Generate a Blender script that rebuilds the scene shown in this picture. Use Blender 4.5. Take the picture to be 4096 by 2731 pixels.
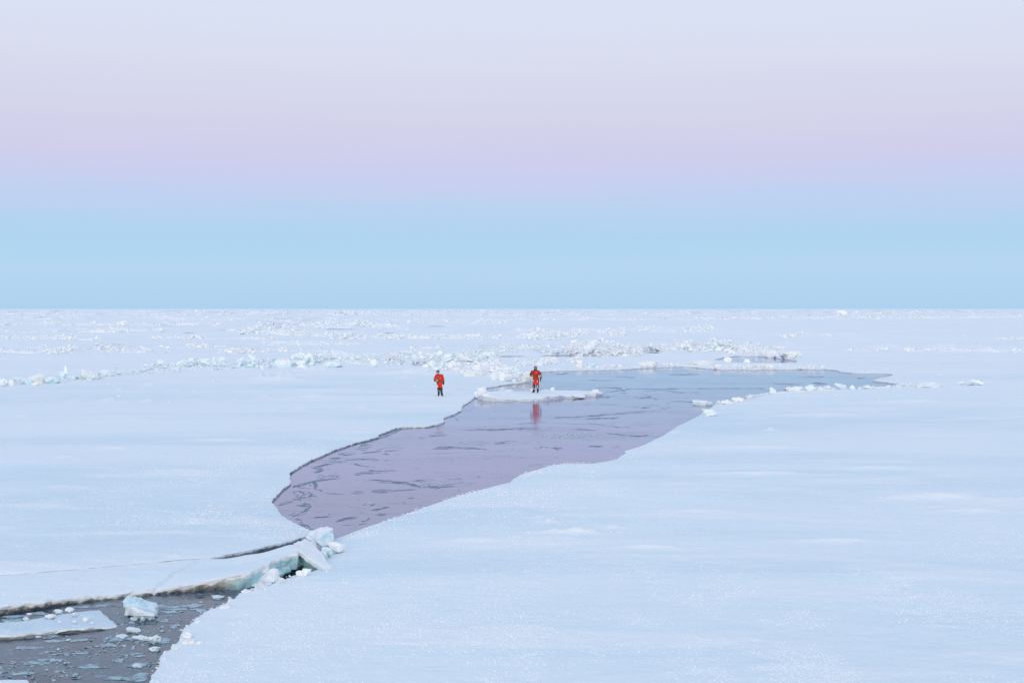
import bpy, bmesh, math, random
import numpy as np
from mathutils import Vector, Matrix, Euler

SC = bpy.context.scene
for o in list(bpy.data.objects):
    bpy.data.objects.remove(o)
COL = SC.collection
rng = np.random.default_rng(11)
random.seed(11)
R = math.radians

# ------------------------------------------------------------------ camera
CH = 6.2                 # eye height above the ice (a ship's deck)
F = 5689.0               # focal length in photo pixels (50 mm on 36 mm, 4096 px wide)
YH = 1232.0              # photo row of the true horizon
cam_d = bpy.data.cameras.new("camera")
cam = bpy.data.objects.new("camera", cam_d)
COL.objects.link(cam)
cam.location = (0, 0, CH)
cam.rotation_euler = (R(90), 0, 0)
cam_d.lens = 50.0
cam_d.sensor_width = 36.0
cam_d.shift_y = -(1365.5 - YH) / 4096.0
cam_d.clip_start = 0.5
cam_d.clip_end = 30000
SC.camera = cam

# ------------------------------------------------------------------ world: twilight sky, sun low behind the camera
world = bpy.data.worlds.new("World")
SC.world = world
world.use_nodes = True
wt = world.node_tree
wt.nodes.clear()


def lin(c):
    return tuple(((v / 255) / 12.92 if v / 255 <= 0.04045 else ((v / 255 + 0.055) / 1.055) ** 2.4) for v in c)


def wn(t, **kw):
    n = wt.nodes.new(t)
    for k, v in kw.items():
        setattr(n, k, v)
    return n


tc = wn('ShaderNodeTexCoord')
sx = wn('ShaderNodeSeparateXYZ')
wt.links.new(tc.outputs['Generated'], sx.inputs[0])
asn = wn('ShaderNodeMath', operation='ARCSINE')
wt.links.new(sx.outputs['Z'], asn.inputs[0])
el = wn('ShaderNodeMath', operation='MULTIPLY')
el.use_clamp = True
el.inputs[1].default_value = 180 / math.pi / 90
wt.links.new(asn.outputs[0], el.inputs[0])
# broad, faint streaks of thin haze cloud
mp = wn('ShaderNodeMapping')
mp.inputs['Scale'].default_value = (2.2, 2.2, 46)
wt.links.new(tc.outputs['Generated'], mp.inputs[0])
nz = wn('ShaderNodeTexNoise')
nz.inputs['Scale'].default_value = 1.6
nz.inputs['Detail'].default_value = 4
wt.links.new(mp.outputs[0], nz.inputs['Vector'])
jit = wn('ShaderNodeMath', operation='MULTIPLY_ADD')
jit.inputs[1].default_value = 0.013
wt.links.new(nz.outputs['Fac'], jit.inputs[0])
wt.links.new(el.outputs[0], jit.inputs[2])
jo = wn('ShaderNodeMath', operation='SUBTRACT')
jo.use_clamp = True
jo.inputs[1].default_value = 0.0065
wt.links.new(jit.outputs[0], jo.inputs[0])


def ramp(stops):
    r = wn('ShaderNodeValToRGB')
    cr = r.color_ramp
    cr.interpolation = 'LINEAR'
    while len(cr.elements) < len(stops):
        cr.elements.new(0.5)
    for e, (p, c) in zip(cr.elements, stops):
        e.position = p / 90
        e.color = (*c, 1)
    wt.links.new(jo.outputs[0], r.inputs[0])
    return r


ANTI = [(0, (172, 209, 239)), (.86, (176, 211, 241)), (1.73, (178, 212, 241)), (2.2, (171, 211, 240)), (3.0, (172, 209, 240)), (3.8, (179, 207, 240)), (4.6, (189, 205, 239)),
        (5.24, (197, 204, 238)), (5.86, (202, 203, 235)), (6.5, (206, 204, 234)), (7.6, (209, 208, 233)), (9.4, (213, 216, 235)), (10.8, (215, 221, 240)), (12.4, (215, 223, 242)),
        (18, (216, 227, 246)), (30, (208, 226, 249)), (55, (195, 218, 249)), (90, (184, 212, 248))]
SOLAR = [(0, (255, 226, 206)), (4, (255, 230, 214)), (10, (252, 236, 230)), (20, (238, 237, 244)), (40, (214, 228, 249)), (60, (198, 219, 249)), (90, (184, 212, 248))]
ra = ramp([(p, lin(c)) for p, c in ANTI])
rs = ramp([(p, lin(c)) for p, c in SOLAR])
azf = wn('ShaderNodeMapRange')
azf.interpolation_type = 'SMOOTHSTEP'
azf.inputs['From Min'].default_value = 0.3
azf.inputs['From Max'].default_value = -1.0
wt.links.new(sx.outputs['Y'], azf.inputs['Value'])
mx = wn('ShaderNodeMix', data_type='RGBA')
wt.links.new(azf.outputs['Result'], mx.inputs['Factor'])
wt.links.new(ra.outputs[0], mx.inputs[6])
wt.links.new(rs.outputs[0], mx.inputs[7])
SUN_EL = 4.0
sky = wn('ShaderNodeTexSky', sky_type='NISHITA')
sky.sun_disc = False
sky.sun_elevation = R(SUN_EL)
sky.sun_rotation = R(180)
bg1 = wn('ShaderNodeBackground')
bg1.inputs['Strength'].default_value = 1.0
bg2 = wn('ShaderNodeBackground')
bg2.inputs['Strength'].default_value = 0.008
wt.links.new(mx.outputs[2], bg1.inputs[0])
wt.links.new(sky.outputs[0], bg2.inputs[0])
add = wn('ShaderNodeAddShader')
wo = wn('ShaderNodeOutputWorld')
wt.links.new(bg1.outputs[0], add.inputs[0])
wt.links.new(bg2.outputs[0], add.inputs[1])
wt.links.new(add.outputs[0], wo.inputs[0])

# the sun: just above the horizon behind the camera, veiled
sd = bpy.data.lights.new("sun", 'SUN')
sun = bpy.data.objects.new("sun", sd)
COL.objects.link(sun)
sd.energy = 1.5
sd.angle = R(32)
sd.color = (1.0, 0.93, 0.87)
sun.rotation_euler = Vector((0.25, 1, -math.tan(R(SUN_EL)))).to_track_quat('-Z', 'Y').to_euler()

SC.view_settings.view_transform = 'Standard'
SC.view_settings.look = 'None'
SC.view_settings.exposure = 0.0
SC.view_settings.gamma = 1.0
SC.view_settings.use_curve_mapping = False
SC.render.engine = 'CYCLES'
SC.cycles.use_denoising = True
SC.cycles.max_bounces = 6
SC.cycles.diffuse_bounces = 5
SC.cycles.glossy_bounces = 3
SC.cycles.transmission_bounces = 2


# ------------------------------------------------------------------ helpers
def P(px, py, z=0.0):
    """world (x, y) of the point at height z seen at photo pixel (px, py)"""
    Y = (CH - z) * F / (np.asarray(py, float) - YH)
    return (np.asarray(px, float) - 2048.0) / F * Y, Y


def hsh(ix, iy, seed):
    h = (ix.astype(np.int64) * 374761393 + iy.astype(np.int64) * 668265263 + seed * 974634777) & 0xFFFFFFFF
    h = ((h ^ (h >> 13)) * 1274126177) & 0xFFFFFFFF
    return ((h ^ (h >> 16)) & 0xFFFFFF) / float(0xFFFFFF)


def vnoise(x, y, seed=0):
    x = np.asarray(x, float); y = np.asarray(y, float)
    ix = np.floor(x); iy = np.floor(y)
    fx = x - ix; fy = y - iy
    ux = fx * fx * fx * (fx * (fx * 6 - 15) + 10); uy = fy * fy * fy * (fy * (fy * 6 - 15) + 10)
    a = hsh(ix, iy, seed); b = hsh(ix + 1, iy, seed); c = hsh(ix, iy + 1, seed); d = hsh(ix + 1, iy + 1, seed)
    return (a + (b - a) * ux + (c - a) * uy + (a - b - c + d) * ux * uy) * 2 - 1


def fbm(x, y, seed=0, oct=4, gain=0.5):
    s = 0; a = 1; t = 0
    for k in range(oct):
        s = s + a * vnoise(x * 2 ** k + 17.3 * k, y * 2 ** k - 9.1 * k, seed + k)
        t += a; a *= gain
    return s / t


def sstep(a, b, x):
    t = np.clip((x - a) / (b - a), 0, 1)
    return t * t * (3 - 2 * t)


def sdf_poly(X, Y, poly):
    """signed distance, positive inside"""
    px = np.ravel(X); py = np.ravel(Y)
    n = len(poly)
    d2 = np.full(px.shape, 1e18); ins = np.zeros(px.shape, bool)
    for i in range(n):
        ax, ay = poly[i]; bx, by = poly[(i + 1) % n]
        ex, ey = bx - ax, by - ay
        wx = px - ax; wy = py - ay
        L = ex * ex + ey * ey
        t = np.clip((wx * ex + wy * ey) / (L if L > 0 else 1), 0, 1)
        d2 = np.minimum(d2, (wx - ex * t) ** 2 + (wy - ey * t) ** 2)
        cond = (ay > py) != (by > py)
        if ey != 0:
            ins ^= cond & (px < ax + ex * (py - ay) / ey)
    d = np.sqrt(d2)
    return np.where(ins, d, -d).reshape(np.shape(X))


def dist_line(X, Y, line):
    d2 = np.full(np.shape(X), 1e18)
    for (ax, ay), (bx, by) in zip(line[:-1], line[1:]):
        ex, ey = bx - ax, by - ay
        t = np.clip(((X - ax) * ex + (Y - ay) * ey) / (ex * ex + ey * ey + 1e-9), 0, 1)
        d2 = np.minimum(d2, (X - ax - ex * t) ** 2 + (Y - ay - ey * t) ** 2)
    return np.sqrt(d2)


def mesh_np(name, V, faces, mats, midx=None, smooth=None, attrs=None):
    """V: n x 3; faces: list of int arrays (k x 3 or k x 4)"""
    me = bpy.data.meshes.new(name)
    V = np.asarray(V, np.float32)
    me.vertices.add(len(V)); me.vertices.foreach_set('co', V.ravel())
    faces = [np.asarray(f, np.int32) for f in faces if len(f)]
    loops = np.concatenate([f.ravel() for f in faces])
    tot = np.concatenate([np.full(len(f), f.shape[1], np.int32) for f in faces])
    start = np.concatenate([[0], np.cumsum(tot)[:-1]]).astype(np.int32)
    me.loops.add(len(loops)); me.loops.foreach_set('vertex_index', loops)
    me.polygons.add(len(tot)); me.polygons.foreach_set('loop_start', start)
    for m in mats:
        me.materials.append(m)
    if midx is not None:
        me.polygons.foreach_set('material_index', np.asarray(midx, np.int32))
    if smooth is not None:
        me.polygons.foreach_set('use_smooth', np.broadcast_to(np.asarray(smooth, bool), (len(tot),)).copy())
    for k, a in (attrs or {}).items():
        at = me.attributes.new(k, 'FLOAT', 'POINT')
        at.data.foreach_set('value', np.asarray(a, np.float32))
    me.update(calc_edges=True)
    return me


def link(name, data, parent=None, label=None, cat=None, group=None, kind=None, loc=None):
    o = bpy.data.objects.new(name, data)
    COL.objects.link(o)
    if parent is not None:
        o.parent = parent
    if loc is not None:
        o.location = loc
    for k, v in (('label', label), ('category', cat), ('group', group), ('kind', kind)):
        if v:
            o[k] = v
    return o


# ------------------------------------------------------------------ materials
class NT:
    def __init__(s, name):
        s.m = bpy.data.materials.new(name); s.m.use_nodes = True
        s.t = s.m.node_tree; s.t.nodes.clear()
        s.out = s.n('ShaderNodeOutputMaterial')
        s.b = s.n('ShaderNodeBsdfPrincipled')
        s.l(s.b.outputs[0], s.out.inputs[0])

    def n(s, t, ins=None, **kw):
        nd = s.t.nodes.new(t)
        for k, v in kw.items():
            setattr(nd, k, v)
        for k, v in (ins or {}).items():
            if hasattr(v, 'is_output'):
                s.t.links.new(v, nd.inputs[k])
            else:
                nd.inputs[k].default_value = v
        return nd

    def l(s, a, b):
        s.t.links.new(a, b)

    def pos(s, scale=(1, 1, 1), obj=False, rot=0):
        g = s.n('ShaderNodeTexCoord').outputs['Object'] if obj else s.n('ShaderNodeNewGeometry').outputs['Position']
        return s.n('ShaderNodeMapping', {'Vector': g, 'Scale': scale, 'Rotation': (0, 0, rot)}).outputs[0]

    def noise(s, vec, scale, detail=3, rough=0.55, dist=0.0):
        return s.n('ShaderNodeTexNoise', {'Vector': vec, 'Scale': scale, 'Detail': detail, 'Roughness': rough, 'Distortion': dist}).outputs['Fac']

    def rng(s, v, a, b, lo=0.0, hi=1.0, smooth=True):
        nd = s.n('ShaderNodeMapRange', {'Value': v, 'From Min': a, 'From Max': b, 'To Min': lo, 'To Max': hi})
        nd.interpolation_type = 'SMOOTHSTEP' if smooth else 'LINEAR'
        return nd.outputs['Result']

    def mix(s, f, a, b):
        nd = s.n('ShaderNodeMix', data_type='RGBA')
        for i, v in ((0, f), (6, a), (7, b)):
            if hasattr(v, 'is_output'):
                s.l(v, nd.inputs[i])
            else:
                nd.inputs[i].default_value = (*v, 1) if i else v
        return nd.outputs[2]

    def math(s, op, a, b=0.0, c=0.0, clamp=False):
        nd = s.n('ShaderNodeMath', operation=op); nd.use_clamp = clamp
        for i, v in enumerate((a, b, c)):
            if hasattr(v, 'is_output'):
                s.l(v, nd.inputs[i])
            else:
                nd.inputs[i].default_value = v
        return nd.outputs[0]

    def bump(s, h, strength, dist):
        s.l(s.n('ShaderNodeBump', {'Height': h, 'Strength': strength, 'Distance': dist}).outputs[0], s.b.inputs['Normal'])

    def set(s, col=None, rough=None, spec=None):
        for k, v in (('Base Color', col), ('Roughness', rough), ('Specular IOR Level', spec)):
            if v is None:
                continue
            if hasattr(v, 'is_output'):
                s.l(v, s.b.inputs[k])
            else:
                s.b.inputs[k].default_value = (*v, 1) if isinstance(v, tuple) else v
        return s.m


def m_snow():
    s = NT("snow_crust")
    p = s.pos()
    st = s.pos((0.6, 1.0, 1.0), rot=0.12)
    patch = s.rng(s.noise(st, 0.11, 5, 0.6, 0.4), 0.38, 0.66)
    streak = s.rng(s.noise(s.pos((0.4, 1.1, 1.0), rot=-0.08), 0.55, 5, 0.65, 0.6), 0.56, 0.74)
    fine = s.noise(p, 9.0, 4, 0.7)
    broad = s.rng(s.noise(s.pos((0.3, 1, 1), rot=0.05), 0.07, 5, 0.55, 0.7), 0.40, 0.60)
    drift = s.n('ShaderNodeAttribute', attribute_name='drift').outputs['Fac']
    c = s.mix(broad, (0.735, 0.835, 0.885), (0.865, 0.92, 0.935))
    c = s.mix(s.math('MULTIPLY', patch, 0.7), c, (0.86, 0.90, 0.92))
    c = s.mix(s.math('MULTIPLY', streak, 0.6), c, (0.925, 0.92, 0.915))
    c = s.mix(s.rng(fine, 0.5, 0.8, 0, 0.3), c, (0.90, 0.90, 0.90))
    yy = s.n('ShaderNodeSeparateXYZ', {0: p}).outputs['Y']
    far_sunlit = s.rng(s.math('MULTIPLY_ADD', s.noise(s.pos((0.5, 1, 1)), 0.05, 4, 0.6), 90.0, yy), 95, 220, 0, 0.72)  # distance whitening: sun on far grazing relief painted into the snow colour
    c = s.mix(far_sunlit, c, (0.915, 0.925, 0.935))
    c = s.mix(drift, c, (0.945, 0.94, 0.935))
    h = s.math('ADD', s.math('MULTIPLY', fine, 0.5), s.math('MULTIPLY', s.noise(st, 1.7, 5, 0.6), 1.6))
    s.bump(h, 0.75, 0.07)
    return s.set(c, 0.75, 0.2)


def m_edge(name, dark, mid, teal, tealx=None):
    """broken side of a floe: snow rind, granular ice, wetter below; bluer where the ice is clean"""
    s = NT(name)
    sep = s.n('ShaderNodeSeparateXYZ', {0: s.n('ShaderNodeNewGeometry').outputs['Position']})
    n1 = s.noise(s.pos((1, 1, 2.2)), 5.0, 5, 0.65)
    n2 = s.noise(s.pos((1, 1, 1.2)), 17.0, 3, 0.6)
    z = s.math('MULTIPLY_ADD', n1, 0.12, sep.outputs['Z'])
    c = s.mix(s.rng(z, -0.10, 0.08), dark, mid)
    c = s.mix(s.rng(n2, 0.5, 0.75, 0, 0.45), c, (0.62, 0.61, 0.58))
    if tealx is not None:
        c = s.mix(s.rng(s.math('MULTIPLY_ADD', n1, 0.5, sep.outputs['X']), tealx - 0.25, tealx + 0.55), c, s.mix(n1, teal, tuple(min(1, v * 1.5) for v in teal)))
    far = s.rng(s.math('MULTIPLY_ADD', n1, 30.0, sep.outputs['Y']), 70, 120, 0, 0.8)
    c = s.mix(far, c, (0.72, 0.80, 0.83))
    rind = s.n('ShaderNodeAttribute', attribute_name='rind').outputs['Fac']
    c = s.mix(s.rng(s.math('MULTIPLY_ADD', n1, 0.9, rind), 0.95, 1.2), c, (0.84, 0.86, 0.87))
    s.bump(n1, 0.7, 0.05)
    return s.set(c, 0.45, 0.4)


def m_ice(name, snow=(0.915, 0.925, 0.93), side=(0.84, 0.93, 0.945), deep=(0.58, 0.80, 0.83), cover=0.45, var=0.5, sss=0.4):
    """broken ice: snow lies on what faces up, clean bluish ice on the broken sides"""
    s = NT(name)
    g = s.n('ShaderNodeNewGeometry')
    nzv = s.n('ShaderNodeSeparateXYZ', {0: g.outputs['Normal']}).outputs['Z']
    n1 = s.noise(s.pos((1, 1, 1.5)), 2.2, 5, 0.65)
    n2 = s.noise(s.pos(), 11.0, 4, 0.6)
    rnd = s.math('FRACT', s.math('ADD', g.outputs['Random Per Island'], s.n('ShaderNodeObjectInfo').outputs['Random']))
    f = s.rng(s.math('ADD', s.math('MULTIPLY', n1, 0.7), s.math('MULTIPLY', rnd, 0.55)), 0.45, 0.95, 0, var)
    ice = s.mix(f, side, deep)
    up = s.rng(s.math('MULTIPLY_ADD', n1, 0.7, nzv), cover, cover + 0.35)
    c = s.mix(up, ice, snow)
    s.bump(s.math('ADD', n2, s.math('MULTIPLY', n1, 2.0)), 0.5, 0.05)
    s.b.inputs['Subsurface Weight'].default_value = sss
    s.b.inputs['Subsurface Scale'].default_value = 0.14
    s.b.inputs['Subsurface Radius'].default_value = (0.8, 0.92, 1.0)
    return s.set(c, 0.55, 0.25)


def m_plain(name, col, rough=0.6, nscale=40.0, var=0.18, bump=0.0, spec=0.4):
    s = NT(name)
    n = s.noise(s.pos(obj=True), nscale, 3)
    c = s.mix(n, tuple(v * (1 - var) for v in col), tuple(min(1, v * (1 + var)) for v in col))
    if bump:
        s.bump(n, 0.4, bump)
    return s.set(c, rough, spec)


def m_water(name, base, grey_c, ior, rough, amt, slush=0.0):
    s = NT(name)
    w = s.pos((0.5, 1.0, 1), rot=0.1)
    warp = s.noise(s.pos((0.22, 1, 1), rot=-0.05), 0.5, 6, 0.65, 1.8)
    line = s.rng(s.math('ABSOLUTE', s.math('SUBTRACT', warp, 0.5)), 0.0, 0.013, 1, 0)
    warp2 = s.noise(s.pos((0.3, 1, 1), rot=0.12), 0.9, 6, 0.65, 1.2)
    line2 = s.rng(s.math('ABSOLUTE', s.math('SUBTRACT', warp2, 0.47)), 0.0, 0.008, 0.8, 0)
    where = s.rng(s.noise(w, 0.26, 4, 0.55), 0.42, 0.58)
    rime = s.rng(s.noise(w, 3.0, 5, 0.7, 0.5), 0.55, 0.72)
    grey = s.math('MULTIPLY', s.math('MAXIMUM', s.math('MAXIMUM', line, line2), s.math('MULTIPLY', rime, 0.3)), s.math('MULTIPLY', where, amt), clamp=True)
    tone = s.rng(s.noise(s.pos((0.4, 1, 1)), 0.12, 3, 0.5), 0.3, 0.7)
    c = s.mix(grey, s.mix(tone, base, tuple(v * 1.25 for v in base)), grey_c)
    if slush:
        pc = s.pos((0.8, 1.0, 1), rot=0.25)
        wh = s.rng(s.noise(pc, 0.75, 4, 0.6), 0.41, 0.56)
        bits = s.noise(pc, 7.5, 5, 0.72, 0.8)
        tex = s.noise(pc, 19.0, 4, 0.7)
        a1 = s.math('MULTIPLY', s.rng(bits, 0.44, 0.52), s.math('MULTIPLY', wh, slush), clamp=True)
        pale = s.math('MULTIPLY', s.rng(s.math('MULTIPLY_ADD', tex, 0.5, bits), 0.80, 0.95), wh, clamp=True)
        c = s.mix(a1, c, s.mix(tex, (0.035, 0.06, 0.085), (0.24, 0.32, 0.37)))
        c = s.mix(s.math('MULTIPLY', pale, 0.7), c, (0.42, 0.54, 0.60))
        grey = s.math('MAXIMUM', grey, a1)
    s.l(s.rng(grey, 0, 1, rough, 0.4), s.b.inputs['Roughness'])
    s.b.inputs['IOR'].default_value = ior
    s.bump(s.noise(s.pos((0.6, 1, 1)), 1.3, 4, 0.6), 0.05, 0.02)
    return s.set(c, None, 0.5)


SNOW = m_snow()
EDGE = m_edge("wet_ice_edge", (0.10, 0.135, 0.14), (0.33, 0.40, 0.42), (0.4, 0.6, 0.63))
PLATE_EDGE = m_edge("slab_broken_edge", (0.085, 0.10, 0.095), (0.40, 0.40, 0.375), (0.32, 0.54, 0.58), tealx=-6.15)
FLOE_EDGE = m_edge("floe_broken_edge", (0.22, 0.25, 0.25), (0.55, 0.58, 0.56), (0.4, 0.6, 0.63))
ICE = m_ice("ridge_ice")
ICE_BLUE = m_ice("blue_ridge_ice", side=(0.74, 0.89, 0.92), deep=(0.45, 0.72, 0.77), cover=0.65, var=0.8)
ICE_NEAR = m_ice("clear_blue_ice", side=(0.66, 0.85, 0.895), deep=(0.40, 0.68, 0.74), cover=0.55, var=0.9)
TEAL = m_ice("teal_ice", snow=(0.88, 0.9, 0.9), side=(0.42, 0.68, 0.71), deep=(0.24, 0.48, 0.53), cover=0.9, var=0.9)
LUMP = m_ice("snowy_lump", side=(0.87, 0.935, 0.955), deep=(0.74, 0.89, 0.935), cover=0.05, var=0.6)
CREAM = m_ice("cream_ice", snow=(0.92, 0.92, 0.89), side=(0.86, 0.87, 0.80), deep=(0.68, 0.80, 0.76), cover=0.5, var=0.5)
FROST = m_plain("frost_crystals", (0.885, 0.90, 0.92), 0.8, 5, 0.02)
SLUSH = m_plain("grey_slush", (0.17, 0.255, 0.31), 0.6, 6, 0.35, 0.02, 0.3)
SLUSH2 = m_ice("slush_pieces", snow=(0.50, 0.60, 0.66), side=(0.27, 0.36, 0.42), deep=(0.15, 0.21, 0.26), cover=0.75, var=1.0, sss=0.0)
def m_wet():
    s = NT("pale_soaked_ice")
    p = s.pos((0.8, 1, 1), rot=0.3)
    n1 = s.noise(p, 6.0, 5, 0.7, 0.6); n2 = s.noise(p, 22.0, 3, 0.6)
    c = s.mix(s.rng(n1, 0.40, 0.58), (0.10, 0.15, 0.185), s.mix(n2, (0.27, 0.42, 0.48), (0.50, 0.66, 0.71)))
    s.bump(n1, 0.5, 0.02)
    return s.set(c, 0.35, 0.4)


WETICE = m_wet()
RIDGE = m_ice("ridge_snow", snow=(0.925, 0.935, 0.94), side=(0.90, 0.945, 0.955), deep=(0.76, 0.90, 0.94), cover=0.25, var=0.6, sss=0.3)
BRASH = m_ice("soaked_brash", snow=(0.66, 0.76, 0.82), side=(0.46, 0.61, 0.67), deep=(0.30, 0.45, 0.52), cover=0.5, var=0.9, sss=0.3)
BRASH_WHITE = m_ice("snowy_brash", snow=(0.82, 0.87, 0.89), side=(0.60, 0.74, 0.79), deep=(0.40, 0.57, 0.63), cover=0.45, var=0.9, sss=0.3)
PELLET = m_plain("frozen_pellets", (0.60, 0.70, 0.76), 0.6, 9, .15)
WATER = m_water("open_sea_water", (0.016, 0.034, 0.070), (0.2, 0.28, 0.33), 1.32, 0.05, 0.0, 0.8)
NILAS = m_water("thin_new_ice", (0.135, 0.157, 0.305), (0.10, 0.17, 0.22), 1.5, 0.09, 1.0)

# ------------------------------------------------------------------ traced outlines (photo pixels -> ice plane)
WZ = -0.16                                          # water level below the snow


def c7(l, ox=1000, oy=1650, s=2.297):
    return [(ox + a / s, oy + b / s) for a, b in l]


CRACK_TOP = [(-1000, 2368), (-500, 2331), (0, 2295.5), (261, 2275.5), (435, 2260.5), (609, 2245.5), (740, 2232.5), (822, 2227.5), (864, 2221),
             (938, 2208), (998, 2196), (1057, 2181), (1131, 2165), (1191, 2154), (1228, 2140)]
LEFT = [(1261, 2120), (1192, 2090), (1139, 2059), (1109, 2029), (1090, 1998), (1098, 1981), (1115, 1957), (1139, 1937), (1159, 1924), (1162, 1907),
        (1161, 1889), (1172, 1874), (1196, 1855), (1231, 1837), (1287, 1813), (1348, 1787), (1392, 1772), (1435, 1759), (1479, 1748), (1514, 1740.5),
        (1519, 1730), (1548, 1720), (1588, 1704), (1622, 1700), (1705, 1699), (1749, 1690), (1779, 1678), (1771, 1666), (1786, 1660), (1812, 1651),
        (1847, 1634), (1853, 1618), (1877, 1599), (1897, 1586), (1918, 1572), (1938, 1554), (1949, 1544), (1993, 1540), (2013, 1534), (2057, 1529),
        (2100, 1525), (2126, 1521), (2122, 1505), (2095, 1487), (2174, 1482), (2233, 1479.5), (2300, 1477.5), (2483, 1474), (2570, 1468), (2657, 1464),
        (2744, 1461.6), (2810, 1469), (2875, 1472.5), (3071, 1473), (3202, 1472.5), (3290, 1471.6), (3350, 1477), (3359, 1482), (3394, 1486.4),
        (3464, 1488), (3529, 1489), (3568, 1491), (3575, 1495), (3555, 1503), (3520, 1507), (3492, 1518), (3551, 1525), (3612, 1533.5), (3631, 1542)]
RIGHT = [(3551, 1546.5), (3464, 1553), (3398, 1556), (3290, 1558), (3202, 1562), (3150, 1563), (3108, 1570), (3066, 1572), (3023, 1579), (2998, 1587),
         (2964, 1601), (2887, 1603), (2870, 1610), (2840, 1628), (2805, 1652), (2749, 1680), (2705, 1700), (2657, 1733), (2614, 1754), (2566, 1776),
         (2527, 1787), (2496, 1796), (2503, 1804), (2479, 1817), (2470, 1827), (2422, 1837), (2370, 1845), (2309, 1846), (2248, 1847), (2205, 1852),
         (2161, 1865), (2118, 1878), (2083, 1889), (2061, 1902), (2039, 1920), (1987, 1931), (1892, 1957), (1797, 1983), (1679, 2024), (1579, 2059),
         (1479, 2094), (1392, 2129), (1337, 2150), (1325, 2200), (1290, 2265), (1240, 2284), (1192, 2292), (1155, 2318), (1100, 2340), (1030, 2352),
         (966, 2363), (945, 2390), (871, 2420), (805, 2455), (775, 2481), (731, 2511), (723, 2546), (705, 2577), (657, 2607), (644, 2646), (618, 2681),
         (594, 2731), (560, 2800), (500, 2930), (380, 3300), (-1000, 3300)]


def W(l, z=0.0):
    return [tuple(float(v) for v in P(a, b, z)) for a, b in l]


LEAD = W(CRACK_TOP + LEFT + RIGHT)
SMALL_PX = [
    [(2857, 1436), (2900, 1425), (2960, 1420), (3050, 1422), (3110, 1428), (3190, 1440), (3175, 1452), (3100, 1452), (3005, 1450), (2930, 1448), (2900, 1441)],
    [(1642, 1451), (1670, 1446), (1703, 1448), (1700, 1458), (1660, 1460)],
    [(1546, 1445), (1590, 1442), (1634, 1445), (1600, 1450)],
    [(1712, 1431), (1760, 1427), (1850, 1426), (1938, 1429), (1930, 1437), (1830, 1436), (1750, 1436)],
    [(1752, 1472), (1768, 1467), (1792, 1468), (1785, 1478), (1765, 1478)],
    [(1977, 1423), (2047, 1419), (2110, 1420), (2047, 1427)],
    [(2135, 1410), (2190, 1401), (2257, 1404), (2250, 1412), (2180, 1413)],
    [(2150, 1420), (2250, 1415), (2350, 1418), (2352, 1424), (2240, 1425)],
    [(2366, 1385), (2380, 1382), (2400, 1384), (2390, 1388)],
    [(2566, 1408), (2590, 1396), (2630, 1394), (2650, 1408), (2620, 1417), (2580, 1417)],
    [(2296, 1338), (2310, 1334), (2330, 1336), (2320, 1342)],
    [(850, 1321), (930, 1317), (1060, 1316), (1200, 1318), (1190, 1322), (1000, 1323)],
    [(726, 1330), (760, 1327.5), (795, 1329), (760, 1332)],
    [(1275, 1315), (1360, 1312.5), (1450, 1315), (1360, 1318)],
    [(1490, 1331), (1560, 1328), (1590, 1330), (1540, 1333)],
    [(580, 1301), (680, 1298.5), (760, 1300), (690, 1302.5)],
    [(0, 1296.5), (60, 1294.5), (140, 1296), (70, 1298)],
    [(1690, 1305), (1740, 1302), (1800, 1303), (1760, 1306.5)],
    [(3960, 1440.5), (4000, 1439), (4040, 1440.5), (4000, 1443)],
    [(3860, 1538), (3905, 1526), (3925, 1515), (3932, 1516), (3918, 1528), (3880, 1540)],
    [(4010, 1541), (4096, 1543), (4400, 1551), (4400, 1555), (4096, 1546.5)],
]
SMALL = [W(l) for l in SMALL_PX]

# ridges: (photo polyline of the foot line, mound height m, mound half-width m)
RIDGES = {
    'pond': ([(-300, 1552), (0, 1535), (200, 1526), (400, 1512), (450, 1500), (600, 1484), (900, 1468), (1200, 1463), (1330, 1460)], 0.25, 2.5),
    'middle': ([(1160, 1455), (1330, 1446), (1500, 1447), (1650, 1440), (1800, 1440), (2000, 1437)], 0.35, 5.0),
    'people': ([(1740, 1478), (1800, 1478), (1870, 1493), (1960, 1500), (2040, 1516), (2110, 1515)], 0.25, 2.5),
    'crest': ([(2180, 1408), (2350, 1408), (2520, 1400), (2750, 1396), (3000, 1400), (3120, 1410)], 0.6, 7.0),
    'pile': ([(2300, 1420), (2450, 1417), (2570, 1417)], 0.5, 4.0),
}
RLINES = {k: W(v[0]) for k, v in RIDGES.items()}
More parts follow.
